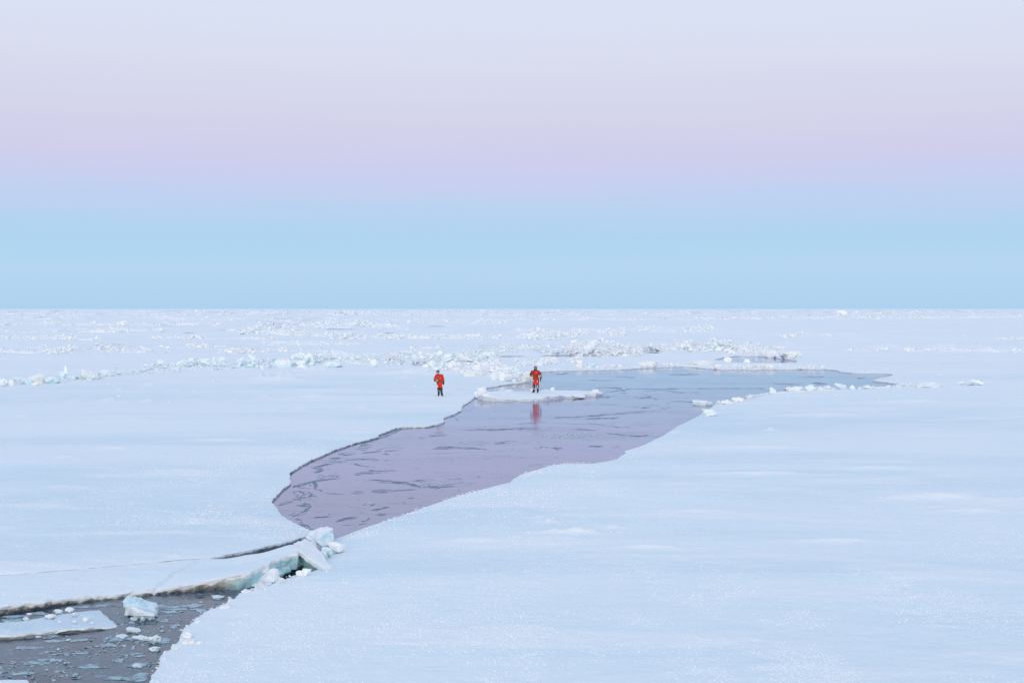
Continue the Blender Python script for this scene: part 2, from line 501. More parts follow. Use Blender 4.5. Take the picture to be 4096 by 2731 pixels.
# smooth new drifts: centre px, half length px, half depth px, height m
DRIFTS = [(2195, 2100, 60, 5, .07), (2300, 2143, 170, 7, .09), (2440, 2125, 90, 5, .06), (2160, 2085, 90, 3, .04), (2700, 1725, 45, 5, .10), (2560, 1726, 60, 4, .07),
          (2650, 1727, 45, 5, .09), (3080, 1722, 35, 4, .1), (3030, 1905, 320, 7, .06), (3750, 2000, 250, 7, .07), (3900, 2050, 200, 6, .07), (3500, 1885, 250, 5, .05),
          (190, 1599, 40, 3, .12), (440, 1597, 45, 4, .14), (300, 1598, 50, 2.5, .09), (590, 1600, 40, 2.5, .09), (500, 1602, 45, 2.5, .09), (90, 1666, 45, 4, .08),
          (1250, 1588, 90, 3, .1), (1060, 1588, 45, 2.5, .09), (1330, 1591, 35, 2.5, .08), (1200, 1634, 60, 5, .08), (1450, 1630, 45, 4, .08), (1090, 1640, 40, 3, .07),
          (1120, 1517, 120, 4, .25), (1060, 1508, 45, 7, .3), (1650, 1495, 130, 4, .3), (1140, 1495, 50, 6, .3), (1620, 1514, 50, 4, .22), (1270, 1480, 80, 5, .3),
          (720, 2263, 10, 3, .02), (700, 2226, 40, 4, .04), (3650, 1610, 200, 5, .08), (3300, 1660, 260, 6, .08), (3000, 1800, 330, 7, .06), (2800, 2060, 260, 6, .05),
          (1900, 2175, 160, 4, .04), (2600, 2200, 200, 6, .05), (3350, 2170, 260, 7, .05), (260, 1840, 60, 5, .05), (450, 1800, 110, 5, .06), (900, 1760, 200, 8, .05),
          (600, 1540, 40, 2, .1), (3400, 1345, 120, 4, .5), (3230, 1348, 70, 5, .6), (3550, 1391, 120, 4, .5), (3780, 1392, 100, 4, .5), (3900, 1389, 50, 5, .6),
          (2600, 1322, 260, 4, .6), (2830, 1323, 100, 4, .7), (3150, 1385, 90, 4, .5), (3440, 1408, 80, 4, .4), (2100, 1300, 250, 3, .6), (2400, 1345, 90, 2.5, .4)]
DW = []
for (a, b, hl, hd, hh) in DRIFTS:
    x, y = P(a, b)
    DW.append((float(x), float(y), hl * y / F, max(0.12, hd * y * y / (CH * F)), hh))


def ground(X, Y, cell=None):
    """snow height and new-drift amount"""
    X = np.asarray(X, float); Y = np.asarray(Y, float)
    if cell is None:
        cell = np.zeros_like(X) + 0.05
    h = np.zeros_like(X)
    for k, (w, a) in enumerate(((26, 0.10), (9, 0.05), (3.2, 0.028), (1.1, 0.014), (0.4, 0.007), (0.17, 0.004))):
        fade = 1 - sstep(0.25 * w, 0.6 * w, cell)
        h += a * fade * vnoise(X / (w * 1.8) + 3.1 * k, Y / w + 1.7 * k, 40 + k)
    near = sstep(20, 60, Y)
    h *= 0.5 + 0.5 * near
    # wind-drifted ripples, ragged
    dr = np.zeros_like(X)
    s1 = fbm(X / 7.0, Y / 2.2, 71, 5, 0.6)
    band = sstep(0.22, 0.5, s1)
    dr = np.maximum(dr, band * 0.55)
    h += 0.02 * band
    s2 = sstep(0.30, 0.6, fbm(X / 60.0, Y / 16.0, 83, 5, 0.6)) * sstep(110, 220, Y)
    h += s2 * 0.35 * (0.6 + 0.4 * fbm(X / 6, Y / 4, 87, 3))
    dr = np.maximum(dr, s2 * 0.8)
    for (x, y, a, b, hh) in DW:
        m = (np.abs(X - x) < 3.2 * a) & (np.abs(Y - y) < 3.2 * b)
        if not m.any():
            continue
        xx = X[m]; yy = Y[m]
        q = ((xx - x) / a) ** 2 + ((yy - y) / b) ** 2
        g = np.exp(-q * 1.4) * np.clip(0.75 + 0.7 * fbm((xx - x) / a * 3, (yy - y) / b * 2 + 5, 31, 3), 0, 1.5)
        h[m] += 1.7 * hh * g
        dr[m] = np.maximum(dr[m], np.clip(g * 1.3, 0, 1))
    for k, (px, hm, wd) in RIDGES.items():
        d = dist_line(X, Y, RLINES[k])
        g = np.exp(-(d / wd) ** 2)
        h += hm * g * (0.7 + 0.5 * fbm(X / 3, Y / 3, 55, 3))
        dr = np.maximum(dr, np.clip(g * 1.2, 0, 1) * 0.7)
    return h, dr


def lead_sdf(X, Y):
    """positive on the ice"""
    X = np.asarray(X, float); Y = np.asarray(Y, float)
    S = np.full(X.shape, 50.0)
    m = (Y < 175)
    S[m] = -sdf_poly(X[m], Y[m], LEAD)
    for pl in SMALL:
        a = np.array(pl); lo = a.min(0) - 8; hi = a.max(0) + 8
        m = (X > lo[0]) & (X < hi[0]) & (Y > lo[1]) & (Y < hi[1])
        if m.any():
            S[m] = np.minimum(S[m], -sdf_poly(X[m], Y[m], pl))
    return S


def edge_noise(X, Y, amp):
    return amp * (0.65 * fbm(X / 1.6, Y / 1.6, 5, 3, 0.55) + 0.62 * fbm(X / 0.24, Y / 0.24, 9, 3))


def march(X, Y, S):
    """marching squares on a structured grid; S > 0 kept. Returns verts xy, quads, tris, rim edges"""
    Rn, Cn = X.shape
    inside = S > 0
    idx = -np.ones((Rn, Cn), np.int64)
    idx[inside] = np.arange(inside.sum())
    V = [np.stack([X[inside], Y[inside]], 1)]
    nv = int(inside.sum())
    cnt = inside[:-1, :-1].astype(int) + inside[:-1, 1:] + inside[1:, :-1] + inside[1:, 1:]
    fr, fc = np.nonzero(cnt == 4)
    quads = np.stack([idx[fr, fc], idx[fr, fc + 1], idx[fr + 1, fc + 1], idx[fr + 1, fc]], 1)
    pr, pc = np.nonzero((cnt > 0) & (cnt < 4))
    ev = {}; extra = []; tris = []; rim = []
    for r, c in zip(pr.tolist(), pc.tolist()):
        cs = ((r, c), (r, c + 1), (r + 1, c + 1), (r + 1, c))
        poly = []
        for k in range(4):
            a = cs[k]; b = cs[(k + 1) % 4]
            if inside[a]:
                poly.append((int(idx[a]), 0))
            if inside[a] != inside[b]:
                key = (a, b) if a < b else (b, a)
                if key not in ev:
                    t = S[a] / (S[a] - S[b])
                    t = min(max(t, 0.02), 0.98)
                    extra.append((X[a] + (X[b] - X[a]) * t, Y[a] + (Y[b] - Y[a]) * t))
                    ev[key] = nv + len(extra) - 1
                poly.append((ev[key], 1 if inside[a] else 2))
        n = len(poly)
        for k in range(1, n - 1):
            tris.append((poly[0][0], poly[k][0], poly[k + 1][0]))
        for k in range(n):
            if poly[k][1] == 1 and poly[(k + 1) % n][1] == 2:
                rim.append((poly[k][0], poly[(k + 1) % n][0]))
    if extra:
        V.append(np.array(extra))
    return np.concatenate(V), quads, np.array(tris, np.int64).reshape(-1, 3), np.array(rim, np.int64).reshape(-1, 2)


def floe_mesh(name, V2, quads, tris, rim, z, levels, mats, attrs=None, bottom=None, jit=0.05):
    """top surface plus a broken side; levels: list of depths below the rim"""
    n = len(V2)
    V = [np.column_stack([V2, z])]
    rv, inv = np.unique(rim.ravel(), return_inverse=True)
    e = inv.reshape(-1, 2)
    tot = n; faces_q = []; rings = []
    for k, d in enumerate(levels):
        p = V[0][rv].copy()
        if k:
            a = jit * min(1, k)
            p[:, 0] += a * fbm(p[:, 0] / 0.25 + 7 * k, p[:, 1] / 0.25, 60 + k, 2)
            p[:, 1] += a * fbm(p[:, 0] / 0.25 - 5 * k, p[:, 1] / 0.25, 66 + k, 2)
        dd = d(p) if callable(d) else d
        p[:, 2] = p[:, 2] - dd
        V.append(p); rings.append(tot); tot += len(rv)
    sm = []
    fq = [quads]; ft = [tris]
    mid_q = [np.zeros(len(quads), int)]
    for a, b in zip(rings[:-1], rings[1:]):
        f = np.stack([e[:, 1] + a, e[:, 0] + a, e[:, 0] + b, e[:, 1] + b], 1)
        fq.append(f); mid_q.append(np.ones(len(f), int))
    Q = np.concatenate(fq); T = np.concatenate(ft)
    mi = np.concatenate([np.concatenate(mid_q), np.zeros(len(T), int)])
    smooth = np.concatenate([np.concatenate(mid_q) == 0, np.ones(len(T), bool)])
    VV = np.concatenate(V)
    at = {}
    for k, v in (attrs or {}).items():
        at[k] = np.concatenate([v, np.zeros(len(VV) - n)])
    at['rind'] = np.concatenate([np.ones(n)] + [np.full(len(rv), r_) for r_ in (1.0, 0.75, 0.2, 0.0)[:len(levels)]])
    faces = [Q, T] if len(T) else [Q]
    return mesh_np(name, VV, faces, mats, mi, smooth, at)


# ------------------------------------------------------------------ the ice sheet
rows = np.concatenate([[YH + CH * F / 9000., YH + CH * F / 6500., YH + CH * F / 5000.], np.arange(1240.5, 1260, 1.5), np.arange(1260, 1500, 2.0),
                       np.arange(1500, 2000, 2.5), np.arange(2000, 3060, 3.5)])
cols = np.arange(-1150, 5250, 6.2)
PX, PY = np.meshgrid(cols, rows)
GX, GY = P(PX, PY)
cellY = np.abs(np.gradient(GY, axis=0)); cellX = 6.0 * GY / F
S = lead_sdf(GX, GY)
amp = np.clip(0.075 + GY / 900., 0.05, 0.2)
amp = amp * np.where((GY < 42) & (GX < -6) & (GX > -40), np.clip(dist_line(np.where(GY < 42, GX, 0.), GY, W(CRACK_TOP)) / .5, .12, 1), 1.0)
S = S + edge_noise(GX, GY, amp) * (np.abs(S) < 3) * sstep(-0.2, 0.6, S + 0.3)
# the crack in front of the tilted slab stays narrow: no noise there matters
V2, Q, T, RIM = march(GX, GY, S)
cell = np.interp(V2[:, 1], GY[::-1, 0], np.maximum(cellY, cellX)[::-1, 0])
Z, DR = ground(V2[:, 0], V2[:, 1], cell)
dS = lead_sdf(V2[:, 0], V2[:, 1])
Z = Z * sstep(-0.05, 1.2, dS) - 0.025 * np.exp(-np.clip(dS, 0, 9) / 0.06) - 0.065 * np.exp(-np.clip(dS, 0, 9) / 1.6) * sstep(36, 44, V2[:, 1])
Z = Z + 0.09 * np.clip(fbm(V2[:, 0] / .22, V2[:, 1] / .22, 15, 3) + .25, 0, 1) * np.exp(-np.clip(dS, 0, 9) / 0.10) * (1 - sstep(0.3, 0.6, dist_line(V2[:, 0], V2[:, 1], W(RIGHT[RIGHT.index((1155, 2318)):-2]))))
# little plates of ice bowed up beside the broken blocks
ax_, ay_ = P(1310, 2262)
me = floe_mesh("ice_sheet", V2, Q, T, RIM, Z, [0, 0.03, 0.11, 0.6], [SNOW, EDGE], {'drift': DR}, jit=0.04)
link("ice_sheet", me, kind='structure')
# ice that goes on beside and behind the camera
by = float(GY[-1, 0]); hw = float(GX[-1, -1])
B = 9000.0
vv = [(-B, by, 0), (-hw, by, 0), (hw, by, 0), (B, by, 0), (B, -B, 0), (-B, -B, 0)]
v2 = [(GX[-1, 0], by, -0.004), (GX[-1, -1], by, -0.004), (GX[0, -1], GY[0, -1], -0.004), (GX[0, 0], GY[0, 0], -0.004), (-B * 2, by, -.004), (B * 2, by, -.004), (B * 2, B, -.004), (-B * 2, B, -.004)]
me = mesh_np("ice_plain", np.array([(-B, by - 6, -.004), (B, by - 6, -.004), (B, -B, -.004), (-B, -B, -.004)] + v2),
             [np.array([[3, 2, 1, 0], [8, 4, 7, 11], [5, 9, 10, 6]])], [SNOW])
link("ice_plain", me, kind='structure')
YW = 35.6     # the jammed blocks part the open pool from the freshly frozen lead
me = mesh_np("sea_water", np.array([(-B, 10, WZ), (B, 10, WZ), (B, YW, WZ), (-B, YW, WZ)]), [np.array([[0, 1, 2, 3]])], [WATER])
link("sea_water", me, kind='structure')
me = mesh_np("frozen_lead", np.array([(-B, YW, WZ), (B, YW, WZ), (B, 9000, WZ), (-B, 9000, WZ)]), [np.array([[0, 1, 2, 3]])], [NILAS])
link("frozen_lead", me, kind='structure')


# ------------------------------------------------------------------ floes with a broken side
def rbf(ctrl):
    """smooth height surface through (x, y, z) control points"""
    c = np.array(ctrl, float)
    n = len(c)
    def phi(r):
        return r * r * np.log(r + 1e-9)
    D = np.hypot(c[:, None, 0] - c[None, :, 0], c[:, None, 1] - c[None, :, 1])
    A = np.zeros((n + 3, n + 3)); A[:n, :n] = phi(D) + np.eye(n) * 0.02
    A[:n, n] = 1; A[:n, n + 1] = c[:, 0]; A[:n, n + 2] = c[:, 1]; A[n:, :n] = A[:n, n:].T
    w = np.linalg.solve(A, np.concatenate([c[:, 2], [0, 0, 0]]))
    def f(x, y):
        x = np.asarray(x, float); y = np.asarray(y, float)
        d = np.hypot(x[..., None] - c[:, 0], y[..., None] - c[:, 1])
        return phi(d) @ w[:n] + w[n] + w[n + 1] * x + w[n + 2] * y
    return f


def floe(name, poly3, mats, thick, step, noise=0.06, extra=(), relief=0.01, groove=None, label=None, cat=None, group=None, levels=None, drift=0.25, zf=None, lumps=()):
    """poly3: (px, py, z) around the top rim"""
    pts = []
    for a, b, z in poly3:
        x, y = P(a, b, z); pts.append((float(x), float(y), z))
    ctr = list(pts)
    for a, b, z in extra:
        x, y = P(a, b, z); ctr.append((float(x), float(y), z))
    f = zf or rbf(ctr)
    poly = [(p[0], p[1]) for p in pts]
    A = np.array(poly); lo = A.min(0) - 0.5; hi = A.max(0) + 0.5
    X, Y = np.meshgrid(np.arange(lo[0], hi[0], step), np.arange(lo[1], hi[1], step))
    Sf = sdf_poly(X, Y, poly)
    calm = 1.0 if groove is None else np.clip(dist_line(X, Y, W(CRACK_TOP)) / .5, .12, 1)
    Sf = Sf + edge_noise(X, Y, noise) * calm
    v, q, t, rim = march(X, Y, Sf)
    z = f(v[:, 0], v[:, 1])
    d = sdf_poly(v[:, 0], v[:, 1], poly)
    z = z + relief * (fbm(v[:, 0] / 0.5, v[:, 1] / 0.3, 91, 4) + 0.5 * fbm(v[:, 0] / 0.12, v[:, 1] / 0.1, 95, 2)) * sstep(-0.05, 0.2, d) - 0.03 * np.exp(-np.clip(d, 0, 9) / 0.05)
    dr = np.clip(0.3 + fbm(v[:, 0] / 2, v[:, 1] / .8, 77, 3), 0, 1) * drift
    for (a, b, zz, ra_, rb_, hh) in lumps:
        x, y = P(a, b, zz)
        g = np.exp(-(((v[:, 0] - x) / ra_) ** 2 + ((v[:, 1] - y) / rb_) ** 2))
        z = z + hh * g * (0.8 + 0.6 * fbm(v[:, 0] / 0.4, v[:, 1] / 0.4, 99, 3))
        dr = np.maximum(dr, g)
    if groove is not None:
        gd = dist_line(v[:, 0] + .05 * fbm(v[:, 0] / .3, v[:, 1] / .3, 8, 2), v[:, 1], groove)
        z = z - 0.07 * np.exp(-(gd / 0.035) ** 2)
    lv = levels or [0, 0.03, thick * 0.45, thick]
    me = floe_mesh(name, v, q, t, rim, z, lv, mats, {'drift': dr})
    return link(name, me, label=label, cat=cat, group=group)


# the long slab between the crack and the near pool, tilting up to the broken blocks
PLATE = ([(-1000, 2371, 0), (-500, 2333.5, 0), (0, 2298, 0), (261, 2278, 0), (435, 2263, 0), (609, 2248.5, 0), (740, 2235.5, 0), (834, 2232, -.02), (893, 2231.5, -.03),
          (938, 2225, -.03), (983, 2216, -.01), (1042, 2209, .02), (1095, 2201, .08), (1130, 2191, .2), (1160, 2175, .36), (1180, 2172, .40), (1190, 2190, .40), (1188, 2209, .34), (1150, 2216, .33), (1102, 2229, .31),
          (1060, 2252, .25), (1005, 2282, .22), (958, 2294, .20), (871, 2311, .11), (784, 2331, .045), (697, 2344, .0), (609, 2357, -.035), (522, 2365.6, -.04), (422, 2376.5, -.04), (348, 2381, -.02),
          (261, 2389.6, 0), (174, 2400, .02), (87, 2409, .03), (0, 2422, .035), (-500, 2470, .04), (-1000, 2520, .04)])
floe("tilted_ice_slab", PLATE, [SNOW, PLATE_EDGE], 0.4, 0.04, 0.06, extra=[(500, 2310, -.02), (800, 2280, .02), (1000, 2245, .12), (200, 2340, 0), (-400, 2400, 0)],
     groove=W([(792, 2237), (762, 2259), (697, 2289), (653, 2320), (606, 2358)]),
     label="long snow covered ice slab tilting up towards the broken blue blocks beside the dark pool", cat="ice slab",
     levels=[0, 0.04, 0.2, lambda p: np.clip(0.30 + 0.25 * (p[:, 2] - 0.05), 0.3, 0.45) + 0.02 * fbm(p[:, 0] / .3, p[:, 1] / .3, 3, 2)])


# ------------------------------------------------------------------ chunks of broken ice
def hull_pts(pts, name, mats, subdiv=0, noise=0.0, seed=0, bev=0.0, smooth=False):
    bm = bmesh.new()
    for p in pts:
        bm.verts.new(p)
    r = bmesh.ops.convex_hull(bm, input=bm.verts)
    bmesh.ops.delete(bm, geom=[v for v in bm.verts if not v.link_faces], context='VERTS')
    if bev:
        bmesh.ops.dissolve_limit(bm, angle_limit=R(9), verts=bm.verts, edges=bm.edges)
        bmesh.ops.bevel(bm, geom=list(bm.edges), offset=bev, segments=1, affect='EDGES', clamp_overlap=True)
    bmesh.ops.triangulate(bm, faces=bm.faces)
    if subdiv:
        for _ in range(subdiv):
            bmesh.ops.subdivide_edges(bm, edges=list(bm.edges), cuts=1, use_grid_fill=True)
        bmesh.ops.triangulate(bm, faces=bm.faces)
    if noise:
        from mathutils import noise as mn
        bm.normal_update()
        off = Vector((seed * 3.7, seed * 1.3, seed * 7.1))
        mv = [(v, v.normal.copy() * noise * (mn.noise(v.co * 2.2 + off) + 0.55 * mn.noise(v.co * 5.5 + off) + 0.3 * mn.noise(v.co * 12 + off))) for v in bm.verts]
        for v, d in mv:
            v.co += d
    bmesh.ops.recalc_face_normals(bm, faces=bm.faces)
    me = bpy.data.meshes.new(name)
    bm.to_mesh(me); bm.free()
    for m in mats:
        me.materials.append(m)
    if smooth:
        me.polygons.foreach_set('use_smooth', np.ones(len(me.polygons), bool))
    return me


def rand_block(seed, flat=1.0, n=12, pw=4.0):
    r = np.random.default_rng(seed)
    out = []
    for _ in range(n):
        d = r.normal(size=3); d /= (np.abs(d) ** pw).sum() ** (1 / pw)
        d *= r.uniform(0.8, 1.0)
        out.append((d[0] * .5, d[1] * .5, d[2] * .5 * flat))
    return out


def rand_slab(seed):
    r = np.random.default_rng(seed)
    n = r.integers(5, 8); out = []
    for k in range(n):
        a = (k + r.uniform(-.3, .3)) / n * 2 * math.pi
        rad = r.uniform(.38, .52)
        for z in (-.09, .09):
            out.append((math.cos(a) * rad * 1.05 + r.uniform(-.03, .03), math.sin(a) * rad * .9, z + r.uniform(-.015, .015)))
    return out


VARS = {}
for i in range(8):
    VARS['block', i] = hull_pts(rand_block(100 + i, 1.0, 14, 6), "ice_block", [ICE], 3, 0.075, i, 0.02)
    VARS['slab', i] = hull_pts(rand_slab(200 + i), "ice_block", [ICE], 3, 0.05, i, 0.012)
    bm = bmesh.new(); bmesh.ops.create_icosphere(bm, subdivisions=4, radius=0.5)
    from mathutils import noise as mnoise
    o_ = Vector((i * 5.3, i * 2.1, i))
    for v in bm.verts:
        d = v.co.normalized()
        k = 0.80 + 0.42 * mnoise.noise(d * 1.5 + o_) + 0.20 * abs(mnoise.noise(d * 3.0 + o_)) + 0.11 * mnoise.noise(d * 6.5 + o_) + 0.05 * mnoise.noise(d * 14 + o_)
        v.co = d * 0.5 * k
    me_ = bpy.data.meshes.new("ice_block"); bm.to_mesh(me_); bm.free(); me_.materials.append(LUMP)
    me_.polygons.foreach_set('use_smooth', np.ones(len(me_.polygons), bool))
    VARS['lump', i] = me_


def variant(kind, i, mat):
    """same shape, other material (mesh data shared between like pieces)"""
    key = (kind, i % 8, mat.name)
    if key not in VARS:
        me = VARS[kind, i % 8].copy(); me.materials.clear(); me.materials.append(mat)
        VARS[key] = me
    return VARS[key]


# low-triangle pieces for the joined rubble
LOW = []
for i in range(14):
    if i % 3 == 0:
        bm = bmesh.new()
        for p in rand_slab(300 + i):
            bm.verts.new(p)
    else:
        bm = bmesh.new()
        for p in rand_block(400 + i, 0.9, 13, 2.6):
            bm.verts.new(p)
    bmesh.ops.convex_hull(bm, input=bm.verts)
    bmesh.ops.delete(bm, geom=[v for v in bm.verts if not v.link_faces], context='VERTS')
    bmesh.ops.triangulate(bm, faces=bm.faces)
    bmesh.ops.recalc_face_normals(bm, faces=bm.faces)
    bm.verts.index_update()
    LOW.append((np.array([v.co[:] for v in bm.verts]), np.array([[v.index for v in f.verts] for f in bm.faces])))
    bm.free()


def rubble(name, items, mat, label=None):
    """items: (loc, rot xyz, scale xyz, seed) joined to one object"""
    Vs, Fs, n = [], [], 0
    for loc, rot, sc, sd_ in items:
        v, f = LOW[sd_ % len(LOW)]
        M = np.array(Euler(rot).to_matrix())
        p = (v * np.array(sc)) @ M.T + np.array(loc)
        Vs.append(p); Fs.append(f + n); n += len(p)
    me = mesh_np(name, np.concatenate(Vs), [np.concatenate(Fs)], [mat])
    return link(name, me, kind='stuff', label=label)


def block(px0, py0, px1, py1, kind, seed, mat=ICE, label=None, group=None, cat="ice block", name="ice_block", z0=None, rot=None, depth=0.85, base=None, sink=0.12):
    """a chunk that fills the photo box px0..px1, py0..py1, standing on the ice"""
    zb = 0.0 if z0 is None else z0
    x, Y = P((px0 + px1) / 2, base or py1, zb)
    x = float(x); Y = float(Y)
    if z0 is None:
        zb = float(ground(np.array([x]), np.array([Y]))[0][0]) * 0.8
    if kind == 'lump':
        sink = 0.45
    if z0 is None and Y < 230:
        ok = [dy for dy in sorted(np.arange(-9, 9.1, .5), key=abs) if float(lead_sdf(np.array([x * (Y + dy) / Y]), np.array([Y + dy]))[0]) > .7]
        if ok and ok[0]:
            x *= (Y + ok[0]) / Y; Y += ok[0]
    w = (px1 - px0) * Y / F; hgt = (py1 - py0) * Y / F
    r = np.random.default_rng(seed)
    e = rot if rot is not None else (r.uniform(-.2, .2), r.uniform(-.2, .2), r.uniform(-.6, .6))
    me = variant(kind, seed, mat)
    co = np.array([v.co[:] for v in me.vertices])
    M = np.array(Euler(e).to_matrix())
    # size before turning, so that the turned piece fills the box
    sc = np.array([w, w * depth, hgt])
    if kind == 'slab':
        sc = np.array([w, w * depth, w * 0.9])
    for _ in range(4):
        q = (co * sc) @ M.T
        ex = q.max(0) - q.min(0)
        sc = sc * np.clip(np.array([w / ex[0], 1, hgt * (1 + sink) / ex[2]]), .5, 2) if kind != 'slab' else sc * np.clip(w / ex[0], .5, 2)
    q = (co * sc) @ M.T
    o = link(name, me, label=label, cat=cat, group=group)
    o.location = (x, Y + min(.6, (q[:, 1].max() - q[:, 1].min()) * 0.4), zb - q[:, 2].min() - sink * hgt)
    o.rotation_euler = e
    o.scale = sc
    return o


# ---- the broken blocks between lead and pool (hand-built shapes, real metres)
def chunk_px(name, pts, mats, label, cat, seed, sub=3, noise=0.02, bev=0.015, smooth=False, group=None):
    """pts: (px, py, Y distance) corner points; hull of them"""
    w = []
    for a, b, Y in pts:
        w.append(Vector(((a - 2048) / F * Y, Y, CH - (b - YH) / F * Y)))
    c = sum(w, Vector()) / len(w)
    c.z = min(v.z for v in w)
    me = hull_pts([v - c for v in w], name, mats, sub, noise, seed, bev, smooth)
    return link(name, me, label=label, cat=cat, group=group, loc=c)


# right half of the roof-like pair: white slab sloping down, bright rim, teal underside
TOPS = [(1180, 2190, 34.4), (1176, 2172, 35.2), (1216, 2152, 36.2), (1250, 2168, 36.0), (1338, 2272, 33.9), (1296, 2277, 33.6)]
pts = TOPS + [(a + 2, b + 22, Y) for a, b, Y in TOPS]
chunk_px("ice_slab", pts, [m_ice("slab_ice", side=(0.80, 0.88, 0.86), deep=(0.60, 0.78, 0.78), cover=0.2, var=0.5)], "white ice slab sloping down from the peak of the broken blocks with a bright rim", "ice slab", 3, 4, 0.035)
pts = [(1190, 2222, 34.6), (1200, 2250, 34.5), (1296, 2284, 33.9), (1240, 2290, 34.3), (1225, 2200, 35.4), (1300, 2262, 35.0), (1230, 2285, 35.4)]
chunk_px("ice_block", pts, [TEAL], "teal ice wedge under the white sloping slab", "ice block", 4, 4, 0.05)
# teal side of the raised slab's end, over the dark hollow
pts = [(1098, 2234, 33.7), (1186, 2214, 34.4), (1222, 2256, 34.5), (1118, 2303, 33.5), (1096, 2288, 33.4), (1060, 2262, 33.2), (1100, 2240, 34.5), (1190, 2220, 35.0), (1215, 2262, 35.0), (1118, 2300, 34.3), (1060, 2264, 34.0)]
chunk_px("ice_block", pts, [TEAL], "large teal ice block overhanging the small dark hollow", "ice block", 5, 4, 0.07)
# cube behind at the lead's tip
pts = [(1254, 2122, 37.6), (1312, 2106, 38.2), (1332, 2112, 37.8), (1340, 2176, 36.9), (1288, 2186, 36.4), (1262, 2165, 36.5), (1272, 2118, 38.8), (1322, 2114, 38.8), (1330, 2160, 38.2)]
chunk_px("ice_block", pts, [m_ice("turquoise_ice", side=(0.48, 0.76, 0.81), deep=(0.28, 0.58, 0.65), cover=0.95, var=0.8, sss=0.2)], "squarish turquoise ice block with a snowy top standing at the tip of the lead", "ice block", 6, 4, 0.05)
pts = [(1226, 2138, 37.4), (1262, 2124, 37.6), (1272, 2150, 37.0), (1270, 2190, 36.0), (1250, 2172, 36.0), (1222, 2152, 36.4), (1240, 2130, 38.2), (1270, 2150, 38.0)]
chunk_px("ice_block", pts, [LUMP], "snow capped ice block wedged between the sloping slab and the turquoise block", "ice block", 7, 4, 0.08)
pts = [(1000, 2318, 32.9), (1060, 2290, 33.1), (1105, 2285, 33.2), (1108, 2312, 32.9), (1095, 2342, 32.5), (1030, 2352, 32.3), (998, 2340, 32.4), (1020, 2315, 33.6), (1100, 2305, 33.6)]
chunk_px("ice_block", pts, [ICE_NEAR], "pale blue ice chunk lying against the slab edge beside the dark hollow", "ice block", 8, 4, 0.10)
pts = [(1105, 2300, 33.0), (1130, 2308, 32.9), (1152, 2322, 32.8), (1150, 2336, 32.6), (1100, 2338, 32.6), (1108, 2318, 33.3)]
chunk_px("ice_block", pts, [LUMP], "small white chunk tapering into the snow below the dark hollow", "ice block", 9, 4, 0.06)
pts = [(1022, 2272, 33.0), (1055, 2258, 33.2), (1075, 2268, 33.3), (1060, 2296, 33.0), (1010, 2300, 32.8), (985, 2295, 32.8), (1030, 2280, 33.6)]
chunk_px("ice_block", pts, [LUMP], "snowy crumbled chunk on the slab rim above the pale blue chunk", "ice block", 10, 4, 0.08)
NEAR = [(1180, 2282, 1212, 2304, 'lump', 1), (1208, 2272, 1246, 2304, 'lump', 2), (1280, 2188, 1330, 2228, 'lump', 3), (1312, 2170, 1382, 2216, 'lump', 4), (1276, 2205, 1310, 2235, 'lump', 5),
        (1300, 2280, 1318, 2290, 'lump', 6)]
NL = ["small snow lump at the rim of the dark hollow", "round snow lump resting in front of the teal wedge", "rounded blue white lump in front of the turquoise block",
      "broad snowy lump trailing from the turquoise block onto the flat snow", "low crumbled lump behind the sloping slab", "tiny snow lump at the foot of the sloping slab",]
for (a, b, c, d, k, sd_), lb in zip(NEAR, NL):
    block(a, b, c, d, 'block' if sd_ in (1, 2, 3, 4) else k, sd_, ICE_BLUE if sd_ in (3, 5) else LUMP, lb, "snow lumps round the broken blocks", "snow lump", "snow_lump", z0=0.0)
EDGE_L = [(722, 2515, 770, 2556, 1, "knobbly snow lump on the pool's rim"), (714, 2548, 786, 2582, 2, "largest snow lump on the rim of the near pool"), (782, 2552, 812, 2582, 3, "pointed ice chip beside the largest rim lump"),
          (872, 2412, 928, 2440, 4, "flat snow lump on the rim where the pool narrows"), (962, 2350, 1010, 2376, 5, "snow lump at the pool's far corner on the rim"), (640, 2620, 668, 2648, 6, "small grey lump hanging on the pool's rim"),
          (776, 2472, 800, 2496, 7, "small white crumb on the pool's rim midway"), (690, 2582, 716, 2604, 0, "snow crumb just below the largest rim lump")]
for a, b, c, d, sd_, lb in EDGE_L:
    block(a, b + (d - b) * .35, c, d, 'lump', sd_, LUMP, lb, "snow lumps on the pool rim", "snow lump", "snow_lump", z0=-0.02)

